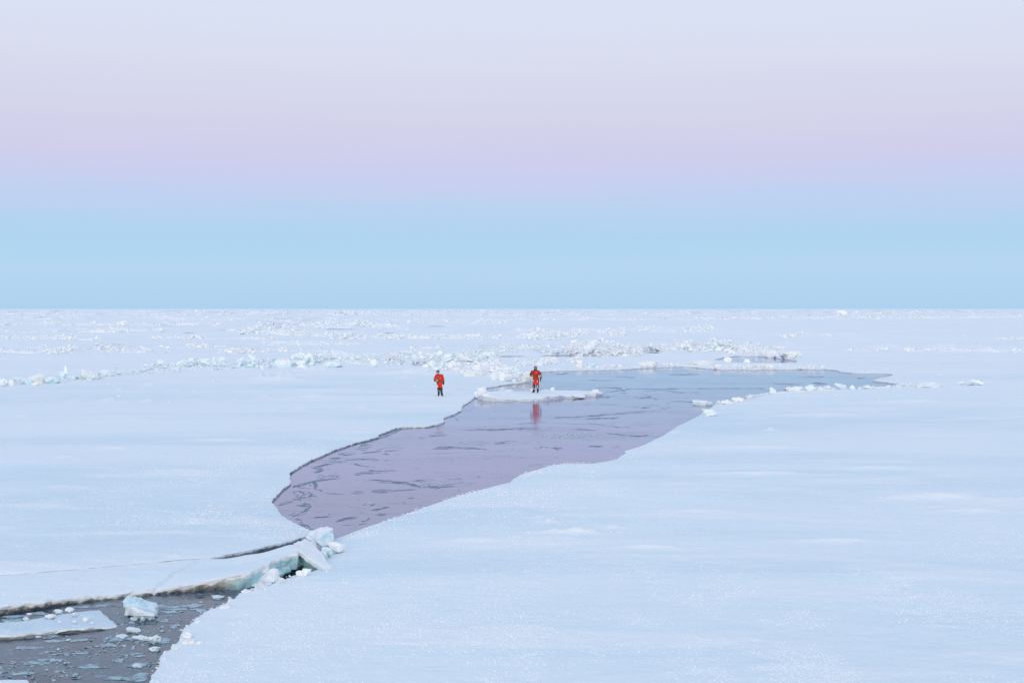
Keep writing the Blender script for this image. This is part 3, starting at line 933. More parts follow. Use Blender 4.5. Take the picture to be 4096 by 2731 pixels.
# ---- floes and brash in the near pool
FL = [(-400, 2560, WZ + .14), (-150, 2500, WZ + .13), (0, 2483, WZ + .12), (87, 2479, WZ + .11), (174, 2462, WZ + .10), (290, 2445, WZ + .08), (400, 2434, WZ + .06), (430, 2462, WZ + .05), (466, 2496, WZ + .05), (400, 2503, WZ + .08), (218, 2518, WZ + .10), (0, 2533, WZ + .12), (-200, 2560, WZ + .14)]
floe("ice_floe", FL, [m_ice("soaked_floe_top", snow=(0.66, 0.76, 0.82), side=(0.45, 0.60, 0.66), deep=(0.4, 0.55, 0.62), cover=0.3, var=0.5), FLOE_EDGE], 0.16, 0.04, 0.10,
     label="flat soaked ice floe carrying snow lumps in the dark near pool", cat="ice floe", relief=0.05)
FLL = [(174, 2450, 220, 2472, "widest lump on the flat soaked floe"), (208, 2433, 250, 2452, "lump behind the widest one on the flat soaked floe"), (252, 2423, 294, 2446, "tall double lump at the far edge of the flat floe"), (285, 2443, 310, 2462, "round lump under the double lump on the flat floe"),
       (326, 2463, 354, 2484, "round lump nearest the floe's pointed end"), (88, 2462, 116, 2482, "pointed lump on the floe near the frame edge"), (100, 2448, 128, 2458, "low crumb on the floe's far rim"), (18, 2480, 32, 2494, "tiny crumb where the floe leaves the frame"),
       (228, 2478, 248, 2492, "small crumb in the middle of the flat floe"), (286, 2472, 306, 2494, "upright chip on the floe's front half"), (360, 2484, 376, 2492, "low crumb at the floe's front rim"), (0, 2500, 20, 2522, "lump cut by the frame on the flat floe")]
for i, (a, b, c, d, lb) in enumerate(FLL):
    block(a + 1, b + (d - b) * .3, c - 1, d, 'lump', i, BRASH_WHITE if i % 2 else LUMP, lb, "snow lumps on the flat floe", "snow lump", "snow_lump", z0=WZ + .09)
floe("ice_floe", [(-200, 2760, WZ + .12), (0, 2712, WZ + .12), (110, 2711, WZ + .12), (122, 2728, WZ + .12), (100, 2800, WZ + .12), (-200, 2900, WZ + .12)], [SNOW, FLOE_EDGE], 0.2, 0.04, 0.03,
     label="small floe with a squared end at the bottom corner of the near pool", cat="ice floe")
def at_water(l, dz=0.0):
    return [(a, b, (CH - WZ - dz) * F / (c - YH)) for a, b, c in l]


pts = at_water([(497, 2405, 2456), (512, 2391, 2440), (562, 2392, 2440), (625, 2408, 2446), (627, 2424, 2462), (618, 2470, 2470), (540, 2474, 2474), (500, 2462, 2462), (496, 2430, 2462), (520, 2430, 2468), (628, 2462, 2464)])
chunk_px("ice_block", pts, [m_ice("wet_blue_block", snow=(0.62, 0.77, 0.84), side=(0.70, 0.84, 0.88), deep=(0.42, 0.66, 0.72), cover=0.6, var=0.9)], "tilted ice block with a blue hollow top afloat in the near pool", "ice block", 21, 4, 0.12, smooth=False)
pts = at_water([(514, 2424, 2472), (545, 2424, 2470), (560, 2438, 2474), (620, 2448, 2474), (618, 2464, 2480), (545, 2464, 2482), (525, 2450, 2478), (540, 2440, 2462)])
chunk_px("snow_crust", pts, [LUMP], "white snow crust on the front of the tilted floating block", "snow crust", 22, 4, 0.06, smooth=False)
BR = [(516, 2466, 548, 2483, 1, "thin white chip below the tilted floating block"), (560, 2458, 578, 2484, 2, "upright white chip below the tilted floating block"), (588, 2462, 618, 2480, 3, "flat pale chip below the tilted block's end"),
      (846, 2379, 896, 2397, 4, "peaked blue ice chip by the pool's dark far end"), (908, 2384, 928, 2394, 5, "tiny blue chip beside the peaked one"), (452, 2530, 510, 2556, 6, "low ragged chunk of brash in the pool's middle"),
      (586, 2532, 640, 2574, 7, "largest rounded chunk of brash in the pool"), (592, 2580, 640, 2606, 0, "long snowy chip below the rounded brash chunk"), (495, 2508, 560, 2532, 1, "crumbled brash patch near the floe's point"),
      (260, 2552, 282, 2564, 2, "tiny pale chip in the open dark water"), (225, 2588, 240, 2602, 3, "lone round chip in the dark water"), (140, 2540, 165, 2552, 4, "low chip in front of the flat floe"),
      (525, 2650, 570, 2672, 5, "ragged brash chunk near the bottom of the pool"), (632, 2625, 654, 2642, 6, "grey chip caught against the pool's rim"), (520, 2540, 590, 2562, 7, "soaked low chunk between the two brash chunks"),
      (386, 2505, 412, 2520, 0, "small chip floating off the floe's front edge")]
for a, b, c, d, sd_, lb in BR:
    block(a, b + (d - b) * .25, c, d, 'block' if sd_ in (1, 4) else 'lump', sd_, BRASH_WHITE if sd_ in (1, 7, 0) else BRASH, lb, "brash ice in the near pool", "ice chip", "ice_chip", z0=WZ - 0.01)


# flat slush and soaked ice on the water (stuff)
def blobs(name, spots, mat, label, zoff=0.004):
    """ragged low lens-shaped patches: (x, y, rx, ry, h)"""
    Vs, Fs, n = [], [], 0
    for i, (x, y, rx, ry, h) in enumerate(spots):
        k = 14
        a = np.linspace(0, 2 * math.pi, k, endpoint=False)
        rr = 1 + 0.55 * vnoise(np.cos(a) * 1.7 + i * 3.1, np.sin(a) * 1.7, 7) + 0.25 * vnoise(np.cos(a) * 4 + i, np.sin(a) * 4, 8)
        o1 = np.stack([x + np.cos(a) * rx * rr, y + np.sin(a) * ry * rr, np.full(k, WZ + zoff + 1e-4 * (i % 23))], 1)
        o2 = np.stack([x + np.cos(a) * rx * rr * .7, y + np.sin(a) * ry * rr * .7, WZ + zoff + h * (0.4 + 0.6 * hsh(np.arange(k), np.full(k, i), 3))], 1)
        c = np.array([[x, y, WZ + zoff + h * .8]])
        Vs += [o1, o2, c]
        j = np.arange(k); j2 = (j + 1) % k
        Fs.append(np.stack([n + j, n + j2, n + k + j2], 1)); Fs.append(np.stack([n + j, n + k + j2, n + k + j], 1)); Fs.append(np.stack([n + k + j, n + k + j2, np.full(k, n + 2 * k)], 1))
        n += 2 * k + 1
    return link(name, mesh_np(name, np.concatenate(Vs), [np.concatenate(Fs)], [mat]), kind='stuff', label=label)


def in_lead(x, y, margin):
    return float(lead_sdf(np.array([x]), np.array([y]))[0]) < -margin


sp = []; sw = []
for _ in range(3000):
    px = random.uniform(-200, 950); py = random.uniform(2395, 2760)
    dens = float(fbm(np.array(px / 120.), np.array(py / 45.), 21, 3))
    if dens < 0.10 - .05 * (px > 450):
        continue
    x, y = (float(v) for v in P(px, py, WZ))
    if not in_lead(x, y, 0.02):
        continue
    if py < 2470 + 0.0 * px and (px < 470) or (px < 420 and 2470 <= py < 2540):
        continue
    if py < 2400 - 0.06 * (px - 500):
        continue
    r_ = .012 + .05 * random.random() ** 2.5 * (1 + 1.1 * max(0, dens))
    sp.append((x, y, r_ * random.uniform(1, 2.2), r_ * random.uniform(.7, 1.4), random.uniform(.004, .02)))
rubble("pool_slush", [((x, y, WZ + .0), (random.uniform(-.25, .25), random.uniform(-.25, .25), random.random() * 6), (rx * 1.2, ry * 1.2, random.uniform(.02, .05)), random.randrange(14)) for x, y, rx, ry, h in sp], SLUSH2, "small grey slush pieces on the dark near pool")
for (a, b, rx, ry) in [(700, 2432, 60, 8), (760, 2425, 50, 9), (670, 2446, 45, 7), (640, 2430, 30, 9), (800, 2440, 40, 8), (520, 2712, 85, 9), (580, 2700, 50, 9), (490, 2560, 60, 9), (560, 2556, 60, 10), (640, 2560, 40, 10),
                       (60, 2466, 55, 6), (150, 2452, 40, 6), (340, 2425, 60, 6), (420, 2420, 40, 5), (160, 2546, 60, 7), (130, 2652, 60, 6), (560, 2660, 40, 8), (230, 2560, 45, 7), (40, 2480, 50, 7), (690, 2505, 20, 8), (120, 2590, 70, 7), (300, 2610, 60, 6), (430, 2580, 50, 7), (560, 2620, 45, 7), (200, 2640, 55, 6), (380, 2665, 60, 7), (90, 2690, 60, 6), (480, 2640, 40, 6), (320, 2560, 50, 6), (650, 2480, 40, 7)]:
    x, y = (float(v) for v in P(a, b, WZ))
    for q in range(7):
        sw.append((x + random.uniform(-.6, .6) * rx * y / F, y + random.uniform(-.7, .7) * ry * y * y / CH / F, rx * y / F * random.uniform(.3, .7), ry * y * y / CH / F * random.uniform(.3, .8), random.uniform(.004, .012)))
blobs("soaked_ice", sw, WETICE, "pale soaked ice just awash in the near pool", 0.003)

# ------------------------------------------------------------------ rafted new ice in the lead (stuff)
L7 = [[(265, 850), (330, 830), (395, 812)], [(375, 735), (440, 725), (500, 745), (450, 775), (525, 775), (440, 795), (465, 815)], [(425, 690), (480, 660), (560, 640), (650, 625), (740, 612), (850, 602)],
      [(430, 685), (520, 690), (590, 690)], [(475, 825), (510, 845), (550, 865), (535, 895), (480, 915), (430, 920)], [(330, 950), (400, 952), (450, 935), (480, 915)], [(410, 860), (440, 852), (500, 872)],
      [(650, 440), (750, 425), (830, 410)], [(660, 455), (760, 445), (840, 450)], [(555, 500), (640, 485), (720, 470), (770, 475)], [(570, 515), (620, 510), (700, 520)], [(600, 530), (665, 520)],
      [(575, 555), (650, 540), (720, 515), (775, 513)], [(610, 570), (660, 580), (760, 580), (840, 577)], [(600, 612), (700, 605), (780, 585)], [(800, 385), (870, 378), (970, 370)], [(860, 390), (960, 378)],
      [(960, 325), (1050, 328), (1105, 318)], [(1020, 305), (1080, 290), (1160, 295)], [(1080, 270), (1150, 250), (1230, 225), (1280, 210), (1340, 180), (1390, 160)], [(1430, 150), (1490, 138)],
      [(1020, 370), (1150, 360), (1280, 345), (1440, 345)], [(1660, 330), (1850, 320), (2100, 325), (2190, 333)], [(1700, 320), (1760, 310), (1900, 322)], [(850, 432), (1000, 430), (1120, 428)], [(1120, 440), (1220, 425)],
      [(710, 735), (780, 745), (880, 752)], [(900, 740), (1000, 735), (1060, 742)], [(1060, 720), (1300, 715), (1560, 705)], [(1150, 735), (1240, 728), (1320, 735)],
      [(1070, 608), (1150, 618), (1280, 632), (1380, 640), (1480, 655), (1560, 680)], [(1575, 690), (1640, 668), (1700, 685), (1620, 698)], [(1490, 625), (1600, 618), (1700, 630)], [(1640, 690), (1800, 680), (1920, 665)],
      [(925, 828), (1000, 838), (1080, 840)], [(1080, 862), (1130, 840)], [(1100, 895), (1190, 885), (1290, 865)], [(795, 998), (850, 975), (920, 962), (1000, 955)], [(800, 1000), (880, 980)],
      [(1030, 1000), (1080, 985), (1070, 960)], [(900, 1040), (1000, 1030), (1095, 1018)], [(980, 925), (1070, 910)], [(1120, 955), (1200, 940), (1290, 940)], [(920, 1060), (1020, 1050)],
      [(540, 965), (640, 965), (790, 950)], [(370, 970), (430, 975), (500, 990)], [(440, 1010), (520, 1040), (600, 1075)], [(480, 1050), (570, 1050)], [(1480, 520), (1600, 520)], [(1000, 545), (1250, 540), (1390, 530)],
      [(940, 575), (1080, 575)], [(1640, 220), (1700, 210), (1830, 210)], [(1520, 237), (1640, 232)], [(1680, 190), (1790, 180)], [(1870, 50), (1900, 60), (1930, 70)], [(1970, 155), (2150, 160), (2352, 150)],
      [(1780, 600), (1870, 620), (1990, 630)], [(1200, 380), (1290, 390), (1380, 385)], [(560, 640), (620, 690), (700, 720)], [(950, 470), (1080, 500), (1140, 520)], [(1300, 770), (1380, 775)], [(1370, 820), (1460, 825)], [(1440, 780), (1550, 785)]]
L8 = [[(0, 155), (250, 150), (480, 145), (600, 140)], [(1230, 190), (1400, 205), (1560, 215), (1660, 205)], [(710, 45), (960, 35), (1200, 20), (1420, 10)], [(990, 60), (1180, 55), (1370, 48)], [(1560, 70), (1700, 75)],
      [(540, 330), (575, 310)], [(0, 290), (200, 285), (380, 275)], [(620, 315), (720, 325), (800, 345)], [(1030, 308), (1200, 303)], [(380, 100), (700, 85), (1090, 100), (1440, 145)], [(1270, 312), (1360, 310)], [(860, 150), (1010, 155), (1150, 165)]]
L3 = [[(870, 800), (1100, 770), (1400, 770), (2352, 765)], [(370, 1035), (620, 1025), (860, 1015), (1080, 990), (1400, 975)], [(650, 1045), (1030, 1035)], [(780, 755), (960, 760), (1000, 790)], [(1250, 920), (1390, 925)], [(1150, 945), (1300, 938)]]
LINES = [c7(l) for l in L7] + [c7(l, 1900, 1650) for l in L8] + [c7(l, 2048, 1220) for l in L3]
for _ in range(70):                                # fainter ones in the far, wind-roughened reach
    px = random.uniform(2200, 3500); py = random.uniform(1490, 1640)
    if random.random() < .4:
        continue
    if px > 2750 and py > 1545:
        continue
    ln = random.uniform(20, 150)
    LINES.append([(px, py), (px + ln * .5, py + random.uniform(-3, 3)), (px + ln, py + random.uniform(-4, 4))])
Vs, Fs, n = [], [], 0
pel = []
STR = []
for pl in LINES:
    STR.append((pl, 1.0))
    for q in range(3 if pl[0][1] > 1700 else 1):
        dx = random.gauss(0, 14); dy = random.gauss(0, 3.5) * (1 if pl[0][1] > 1750 else .5)
        t0 = random.uniform(0, .4)
        q0 = [(a + dx, b + dy) for a, b in pl]
        if len(q0) > 2 and random.random() < .5:
            q0 = q0[:-1] if random.random() < .5 else q0[1:]
        STR.append((q0, random.uniform(.35, .8)))
for li, (pl, wk) in enumerate(STR):
    pl = [p for p in pl if in_lead(*(float(v) for v in P(p[0], p[1], WZ)), .05)]
    if len(pl) < 2:
        continue
    w = W(pl, WZ)
    seg = []
    for (a, b), (c, d) in zip(w[:-1], w[1:]):
        L = math.hypot(c - a, d - b); k = max(2, int(L / 0.07))
        k = min(k, 220)
        for t in range(k):
            seg.append((a + (c - a) * t / k, b + (d - b) * t / k))
    seg = np.array(seg)
    dist = seg[:, 1].mean()
    s_ = np.arange(len(seg)) * 0.25
    off = fbm(s_ * .35, np.full(len(seg), li * 1.7), 12, 4) + .25 * fbm(s_ * 2.1, np.full(len(seg), li * .7), 14, 2)
    seg = seg + np.stack([off * 0.10, off * 0.40 * dist / 50], 1)
    bw = (0.016 if dist < 70 else 0.009) * dist / 45 * wk
    wd = bw * np.clip(0.75 + 2.0 * fbm(s_ * .5, np.full(len(seg), li * 2.3), 13, 4), 0, 3.0) * (1 if li % 3 else 1.4)
    taper = np.minimum(1, np.minimum(np.arange(len(seg)), len(seg) - 1 - np.arange(len(seg))) / 4.0)
    wd *= taper
    g = np.gradient(seg, axis=0); g /= np.linalg.norm(g, axis=1)[:, None] + 1e-9
    nr = np.stack([-g[:, 1], g[:, 0]], 1)
    A = seg + nr * wd[:, None] * 1.6 * np.clip(1 + vnoise(s_ * 3, s_ * 0 + li, 3), 0, 2)[:, None]
    C_ = seg - nr * wd[:, None] * 1.6 * np.clip(1 + vnoise(s_ * 3, s_ * 0 - li, 4), 0, 2)[:, None]
    k = len(seg)
    V_ = np.concatenate([np.column_stack([A, np.full(k, WZ + .002 + 1e-5 * li)]), np.column_stack([seg, WZ + .004 + np.clip(wd * .4, 0, .035)]), np.column_stack([C_, np.full(k, WZ + .002 + 1e-5 * li)])])
    j = np.arange(k - 1)
    on = wd[:-1] > 0.15 * bw
    j = j[on]
    if not len(j):
        continue
    Vs.append(V_)
    Fs.append(n + np.stack([j, j + 1, k + j + 1, k + j], 1)); Fs.append(n + np.stack([k + j, k + j + 1, 2 * k + j + 1, 2 * k + j], 1))
    n += 3 * k
    for q in range(int(len(seg) * .02)):
        i_ = random.randrange(len(seg)); pel.append((seg[i_, 0] + random.gauss(0, .2), seg[i_, 1] + random.gauss(0, .5)))
link("rafted_thin_ice", mesh_np("rafted_thin_ice", np.concatenate(Vs), [np.concatenate(Fs)], [SLUSH]), kind='stuff', label="thin dark ridges of rafted new ice on the lilac lead")
# small frozen pellets
for _ in range(240):
    a = random.gauss(2240, 70); b = random.gauss(1742, 5.5)
    pel.append(tuple(float(v) for v in P(a, b, WZ)))
for _ in range(190):
    a = random.uniform(1200, 2500); b = random.uniform(1730, 2100)
    p_ = tuple(float(v) for v in P(a, b, WZ))
    if in_lead(*p_, .3):
        pel.append(p_)
rubble("ice_pellets", [((x, y, WZ + .012), (random.random() * 6, random.random() * 6, 0), (s_, s_, s_ * .7), random.randrange(14)) for x, y in pel for s_ in [random.uniform(.03, .065)]], PELLET, "scattered white ice pellets frozen on the lilac lead")

# ------------------------------------------------------------------ the floe the second person stands on
FZ = -0.01
MF = [(1905, 1590), (1931, 1599), (2016, 1602), (2067, 1600), (2128, 1601), (2182, 1599), (2220, 1594), (2263, 1588), (2284, 1590), (2342, 1589), (2335, 1582), (2386, 1577), (2411, 1571), (2398, 1563), (2335, 1562), (2220, 1559.5),
      (2150, 1562), (2118, 1565), (2060, 1564), (2016, 1561), (1965, 1566), (1924, 1562), (1905, 1572)]
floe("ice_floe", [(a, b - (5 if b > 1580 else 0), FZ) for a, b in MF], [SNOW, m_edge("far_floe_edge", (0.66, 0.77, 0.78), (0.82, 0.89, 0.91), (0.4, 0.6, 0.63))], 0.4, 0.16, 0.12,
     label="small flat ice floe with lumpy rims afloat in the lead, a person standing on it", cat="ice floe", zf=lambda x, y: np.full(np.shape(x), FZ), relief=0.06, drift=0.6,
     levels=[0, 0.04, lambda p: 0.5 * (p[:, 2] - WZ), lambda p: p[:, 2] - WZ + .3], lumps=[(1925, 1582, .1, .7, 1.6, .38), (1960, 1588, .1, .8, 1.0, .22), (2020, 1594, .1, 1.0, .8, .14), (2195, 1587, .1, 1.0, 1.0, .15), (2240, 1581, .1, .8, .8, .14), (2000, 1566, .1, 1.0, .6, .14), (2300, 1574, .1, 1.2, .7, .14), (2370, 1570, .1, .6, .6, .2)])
for i, (a, b, c, d, k, lb) in enumerate([(1898, 1562, 1960, 1598, 'block', "heaped snow lump at the attached end of the person's floe"), (2200, 1549, 2218, 1566, 'block', "pointed upright ice tooth on the rim of the person's floe"), (2115, 1555, 2142, 1566, 'lump', "low white lump behind the person standing on the floe"),
                                        (2160, 1556, 2200, 1566, 'lump', "long low lump between the standing person and the ice tooth"), (2365, 1557, 2402, 1572, 'lump', "lump at the free end of the person's floe"),
                                        (2285, 1578, 2342, 1589, 'lump', "detached low lump in front of the floe's free end"), (2000, 1558, 2060, 1568, 'lump', "low drift lump on the back rim of the person's floe"), (1905, 1545, 1945, 1570, 'lump', "knobbly lump where the floe meets the fixed ice")]):
    block(a, b, c, d, k, i, ICE if 'tooth' in lb else LUMP, lb, "lumps on the person's floe", "ice block" if 'tooth' in lb else "snow lump", "ice_block" if 'tooth' in lb else "snow_lump", z0=WZ - .05 if b > 1560 and k == 'block' else FZ - .05, depth=0.9)

# ------------------------------------------------------------------ signature blocks of the ridges
SIG = [
    (-14, 1513, 31, 1541, 'lump', LUMP, None, "knobbly white lump cut by the frame at the ridge's near end"),
    (30, 1517, 56, 1541, 'lump', LUMP, None, "upright white lump next to the one cut by the frame"),
    (88, 1496, 170, 1534, 'slab', CREAM, (.25, -.42, .2), "long cream slab leaning in the ridge near the frame edge"),
    (120, 1522, 166, 1539, 'block', CREAM, None, "cream block under the long leaning slab"),
    (36, 1504, 90, 1528, 'slab', ICE_BLUE, (.3, .1, .3), "blue tilted plate behind the upright white lump"),
    (232, 1488, 262, 1514, 'block', ICE_BLUE, None, "pale block beside the thin upright spike"),
    (266, 1497, 302, 1526, 'slab', ICE_BLUE, (1.0, .5, .1), "clear blue plate at the foot of the upright spike"),
    (310, 1488, 386, 1521, 'slab', CREAM, (.35, .36, .1), "white slab dipping away from the upright spike with a shaded underside"),
    (165, 1505, 236, 1533, 'lump', ICE_BLUE, None, "blue rubble heap between the cream slab and the spike"),
    (390, 1486, 455, 1512, 'lump', ICE_BLUE, None, "low blue heap where the ridge bends"),
    (628, 1436, 651, 1460, 'block', ICE, None, "lone pale block standing behind the ridge's thin middle"),
    (745, 1428, 778, 1460, 'block', ICE, (.1, .05, .15), "upright squared white block in the pale blue ridge"),
    (788, 1431, 830, 1452, 'slab', ICE, (.6, .1, .2), "tilted white plate right after the upright squared block"),
    (836, 1425, 866, 1458, 'block', ICE, (.3, .5, .6), "pointed white block between two tilted plates"),
    (858, 1430, 900, 1446, 'slab', ICE_BLUE, (.5, -.1, .1), "blue plate bridging the pointed block and a small block"),
    (871, 1441, 891, 1463, 'block', ICE, (.05, .1, .2), "small squared block under the bridging plate"),
    (946, 1430, 978, 1448, 'slab', ICE_BLUE, (.4, -.5, .2), "thin plate tilted like a ramp with a blue underside"),
    (988, 1416, 1036, 1450, 'block', ICE, (.2, .45, .5), "largest pointed white block in the ridge"),
    (1095, 1434, 1162, 1470, 'block', ICE, (.05, .02, .12), "biggest squared white block at the front of the ridge"),
    (1166, 1444, 1200, 1463, 'block', ICE_BLUE, None, "triangular block just past the biggest squared block"),
    (1163, 1407, 1225, 1445, 'lump', ICE_BLUE, None, "pale blue heap behind the biggest squared block"),
    (1215, 1412, 1262, 1462, 'lump', ICE, None, "white heap beside the green shaded overhang"),
    (1248, 1412, 1330, 1440, 'slab', TEAL, (.45, .25, .1), "green blue plate forming an overhang in the ridge"),
    (1310, 1420, 1420, 1440, 'slab', ICE_BLUE, (.3, .1, .1), "long white plate lying on the green blue overhang"),
    (1290, 1440, 1370, 1468, 'lump', ICE_BLUE, None, "blue heap below the green blue overhang"),
    (1480, 1438, 1515, 1470, 'block', ICE, None, "tall white block at the foot of the middle ridge"),
    (1672, 1402, 1694, 1419, 'lump', LUMP, None, "round white knob on the crest of the middle ridge"),
    (1655, 1427, 1710, 1450, 'lump', LUMP, None, "white heap above the short dark water strips"),
    (1712, 1439, 1740, 1462, 'lump', LUMP, None, "rounded lump behind the person in the blue helmet"),
    (1690, 1456, 1720, 1474, 'lump', LUMP, None, "low lump behind the blue helmet's shoulder"),
    (1790, 1448, 1826, 1480, 'lump', LUMP, None, "tall lump beside the small open water by the blue helmet"),
    (1815, 1446, 1850, 1468, 'lump', ICE, None, "leaning pale lump in the heap between the two people"),
    (1850, 1491, 1930, 1509, 'slab', CREAM, (.12, .02, .1), "flat cream plate with a green underside between the two people"),
    (1923, 1406, 1980, 1435, 'lump', LUMP, None, "broad heap behind the ridge between the two people"),
    (1888, 1460, 1935, 1495, 'lump', LUMP, None, "bulky snow heap in the middle between the two people"),
    (1930, 1452, 2000, 1490, 'lump', LUMP, None, "wide snowy heap above the flat cream plate"),
    (1995, 1488, 2034, 1524, 'block', LUMP, None, "blocky white piece at the corner of the heap by the floe"),
    (1965, 1500, 2000, 1522, 'lump', LUMP, None, "small lump left of the blocky corner piece"),
    (2088, 1492, 2126, 1518, 'block', LUMP, None, "white chunk behind the raised arm of the person on the floe"),
    (2034, 1508, 2126, 1526, 'slab', CREAM, (.08, .02, .05), "cream plate at the water's edge behind the floe"),
    (2010, 1466, 2085, 1502, 'lump', ICE, None, "large tilted snowy cake by the water behind the floe"),
    (2040, 1484, 2100, 1514, 'lump', ICE_BLUE, None, "blue shaded hollow block above the cream plate"),
    (3076, 1535, 3108, 1562, 'block', ICE, (.3, .5, .4), "pointed white pyramid of ice on the lead's near rim"),
    (3150, 1545, 3218, 1563, 'lump', ICE, None, "low double heap beside the pyramid on the near rim"),
    (3220, 1537, 3270, 1560, 'block', ICE, None, "squared pale block in the row on the near rim"),
    (3265, 1538, 3316, 1560, 'slab', ICE, (.1, .05, 0), "flat topped block joined to the squared pale block"),
    (3344, 1535, 3400, 1558, 'block', ICE, (.2, .3, .2), "peaked pale blue block near the end of the rim row"),
    (3398, 1540, 3424, 1556, 'lump', ICE, None, "small lump after the peaked pale blue block"),
    (3455, 1544, 3490, 1554, 'block', ICE, (0, 0, .05), "small brick shaped block on the near rim"),
    (2812, 1596, 2872, 1622, 'lump', ICE, None, "jagged heap jutting into the lead from the near rim"),
    (2770, 1608, 2850, 1622, 'slab', ICE, (.05, .02, 0), "soaked plate awash under the jagged heap"),
    (2886, 1588, 2930, 1604, 'lump', LUMP, None, "rounded snow lump on the near rim after the jagged heap"),
    (2928, 1585, 2976, 1603, 'lump', LUMP, None, "larger rounded lump in the pair on the near rim"),
    (2806, 1634, 2822, 1642, 'lump', ICE, None, "tiny floating bit below the jagged heap"),
    (3664, 1532, 3780, 1554, 'lump', ICE, None, "wide low blue tinted lump on the snow beyond the lead's end"),
    (3672, 1530, 3694, 1542, 'lump', LUMP, None, "small white knob at the end of the wide blue tinted lump"),
    (3882, 1519, 3940, 1541, 'block', LUMP, (.05, .15, .2), "lone white block on open snow past the lead's end"),
    (3826, 1528, 3870, 1542, 'lump', ICE_BLUE, None, "low ice bits beside the lone white block"),
    (3346, 1238, 3392, 1258, 'lump', LUMP, None, "white hummock standing up on the far horizon"),
    (2302, 1452, 2334, 1469, 'lump', CREAM, None, "cream lump on the far shore of the lead"),
    (2350, 1452, 2396, 1469, 'block', ICE_BLUE, None, "undercut block on the far shore next to the cream lump"),
    (2560, 1446, 2640, 1467, 'lump', LUMP, None, "low white heap half way along the far shore"),
    (2746, 1441, 2866, 1459, 'lump', LUMP, (.06, .02, .05), "long flat cake on the far shore of the lead"),
    (2856, 1458, 2890, 1471, 'lump', CREAM, None, "pair of cream lumps under the long flat cake"),
    (2896, 1427, 2930, 1450, 'lump', LUMP, None, "peaked lump beside the small pool beyond the far shore"),
    (2976, 1437, 3004, 1452, 'lump', LUMP, None, "lone small peak on the strip between lead and small pool"),
    (3016, 1459, 3064, 1471, 'lump', CREAM, None, "cream lump on the strip by the lead's far shore"),
    (3060, 1458, 3106, 1471, 'lump', LUMP, None, "white lump paired with the cream lump on the strip"),
    (3118, 1412, 3215, 1441, 'lump', LUMP, None, "large heap at the end of the small pool"),
]
chunk_px("ice_block", [(258, 1508, 131), (271, 1508, 131), (268, 1508, 131.9), (259, 1462, 131.4), (265, 1459, 131.6), (268, 1475, 131.3), (256, 1470, 131.5), (276, 1506, 131.6)], [ICE],
         "thin white ice spike standing upright in the ridge", "ice block", 31, 3, 0.04)
for i, (a, b, c, d, k, m, e, lb) in enumerate(SIG):
    z0 = None
    if lb.startswith(("tiny floating", "soaked plate")):
        z0 = WZ
    nm, ct = ("snow_lump", "snow lump") if m in (LUMP,) and k == 'lump' else ("ice_block", "ice block")
    block(a, b, c, d, k, i + 3, m, lb, None, ct, nm, z0=z0, rot=e, sink=0.15)

# ------------------------------------------------------------------ rubble of the ridges: largest pieces singly, the rest joined
ITEMS = []            # (apparent size, ridge, loc, rot, scale, seed, kind)


def scatter(ridge, line, n, smin, smax, up, spread_px, hpow=1.6, kinds=('lump', 'block', 'lump', 'slab'), flat=0.8, clump=0.0):
    """line: photo polyline of the foot; up: pile height in photo px above it; spread in rows"""
    L = np.array(line, float)
    seg = np.hypot(*(np.diff(L, axis=0) * np.array([1, 6.0])).T); cum = np.concatenate([[0], np.cumsum(seg)])
    for _ in range(n):
        t = random.uniform(0, cum[-1])
        a = np.interp(t, cum, L[:, 0]); b = np.interp(t, cum, L[:, 1])
        den = 0.5 + 0.5 * float(fbm(np.array(a / 55.), np.array(b / 20.), 33, 3))
        if random.random() > 1 - clump * (1 - float(sstep(.36, .66, den))):
            continue
        b += random.uniform(-1, 1) * spread_px
        if b < YH + 5:
            continue
        x, y = (float(v) for v in P(a, b))
        s = smin + (smax - smin) * random.random() ** 2.4
        s *= 0.35 + 1.2 * den
        zp = (random.random() ** hpow) * up * y / F * (0.1 + 1.5 * den * den)
        sc = (s * random.uniform(.8, 1.8), s * random.uniform(.8, 1.3), s * random.uniform(.45, 1.0) * flat)
        ITEMS.append([s * F / y, ridge, (x, y, zp), (random.uniform(-.7, .7), random.uniform(-.7, .7), random.uniform(0, 6.28)), sc, random.randrange(1000), random.choice(kinds)])


NEARL = [(-300, 1550), (0, 1536), (200, 1528), (400, 1515), (450, 1503), (600, 1487), (900, 1470), (1200, 1466), (1330, 1462)]
scatter('pond', NEARL, 900, .15, .75, 20, 7, kinds=('block', 'slab', 'lump', 'block', 'slab'), clump=.6)
scatter('pond', [(560, 1478), (750, 1462), (950, 1458), (1330, 1452)], 500, .2, .8, 22, 9, kinds=('block', 'slab', 'block', 'lump'), clump=.5)
scatter('middle', [(1160, 1455), (1330, 1446), (1500, 1450), (1650, 1444), (1800, 1442), (2000, 1440)], 1200, .15, .8, 22, 12, clump=.6)
scatter('middle', [(1400, 1425), (1600, 1418), (1800, 1420), (2000, 1408), (2160, 1400)], 900, .15, .75, 14, 8, clump=.8)
scatter('people', [(1700, 1480), (1800, 1480), (1870, 1494), (1960, 1502), (2040, 1518), (2110, 1517)], 420, .15, .8, 24, 9, clump=.4, kinds=('block', 'lump', 'slab'))
scatter('people', [(1760, 1462), (1850, 1462), (1960, 1470), (2060, 1490)], 350, .2, .9, 18, 10, clump=.5, kinds=('block', 'lump', 'slab'))
scatter('people', [(1930, 1460), (2050, 1455), (2200, 1450), (2330, 1440)], 380, .2, .9, 12, 10, clump=.9, kinds=('block', 'lump', 'slab'))
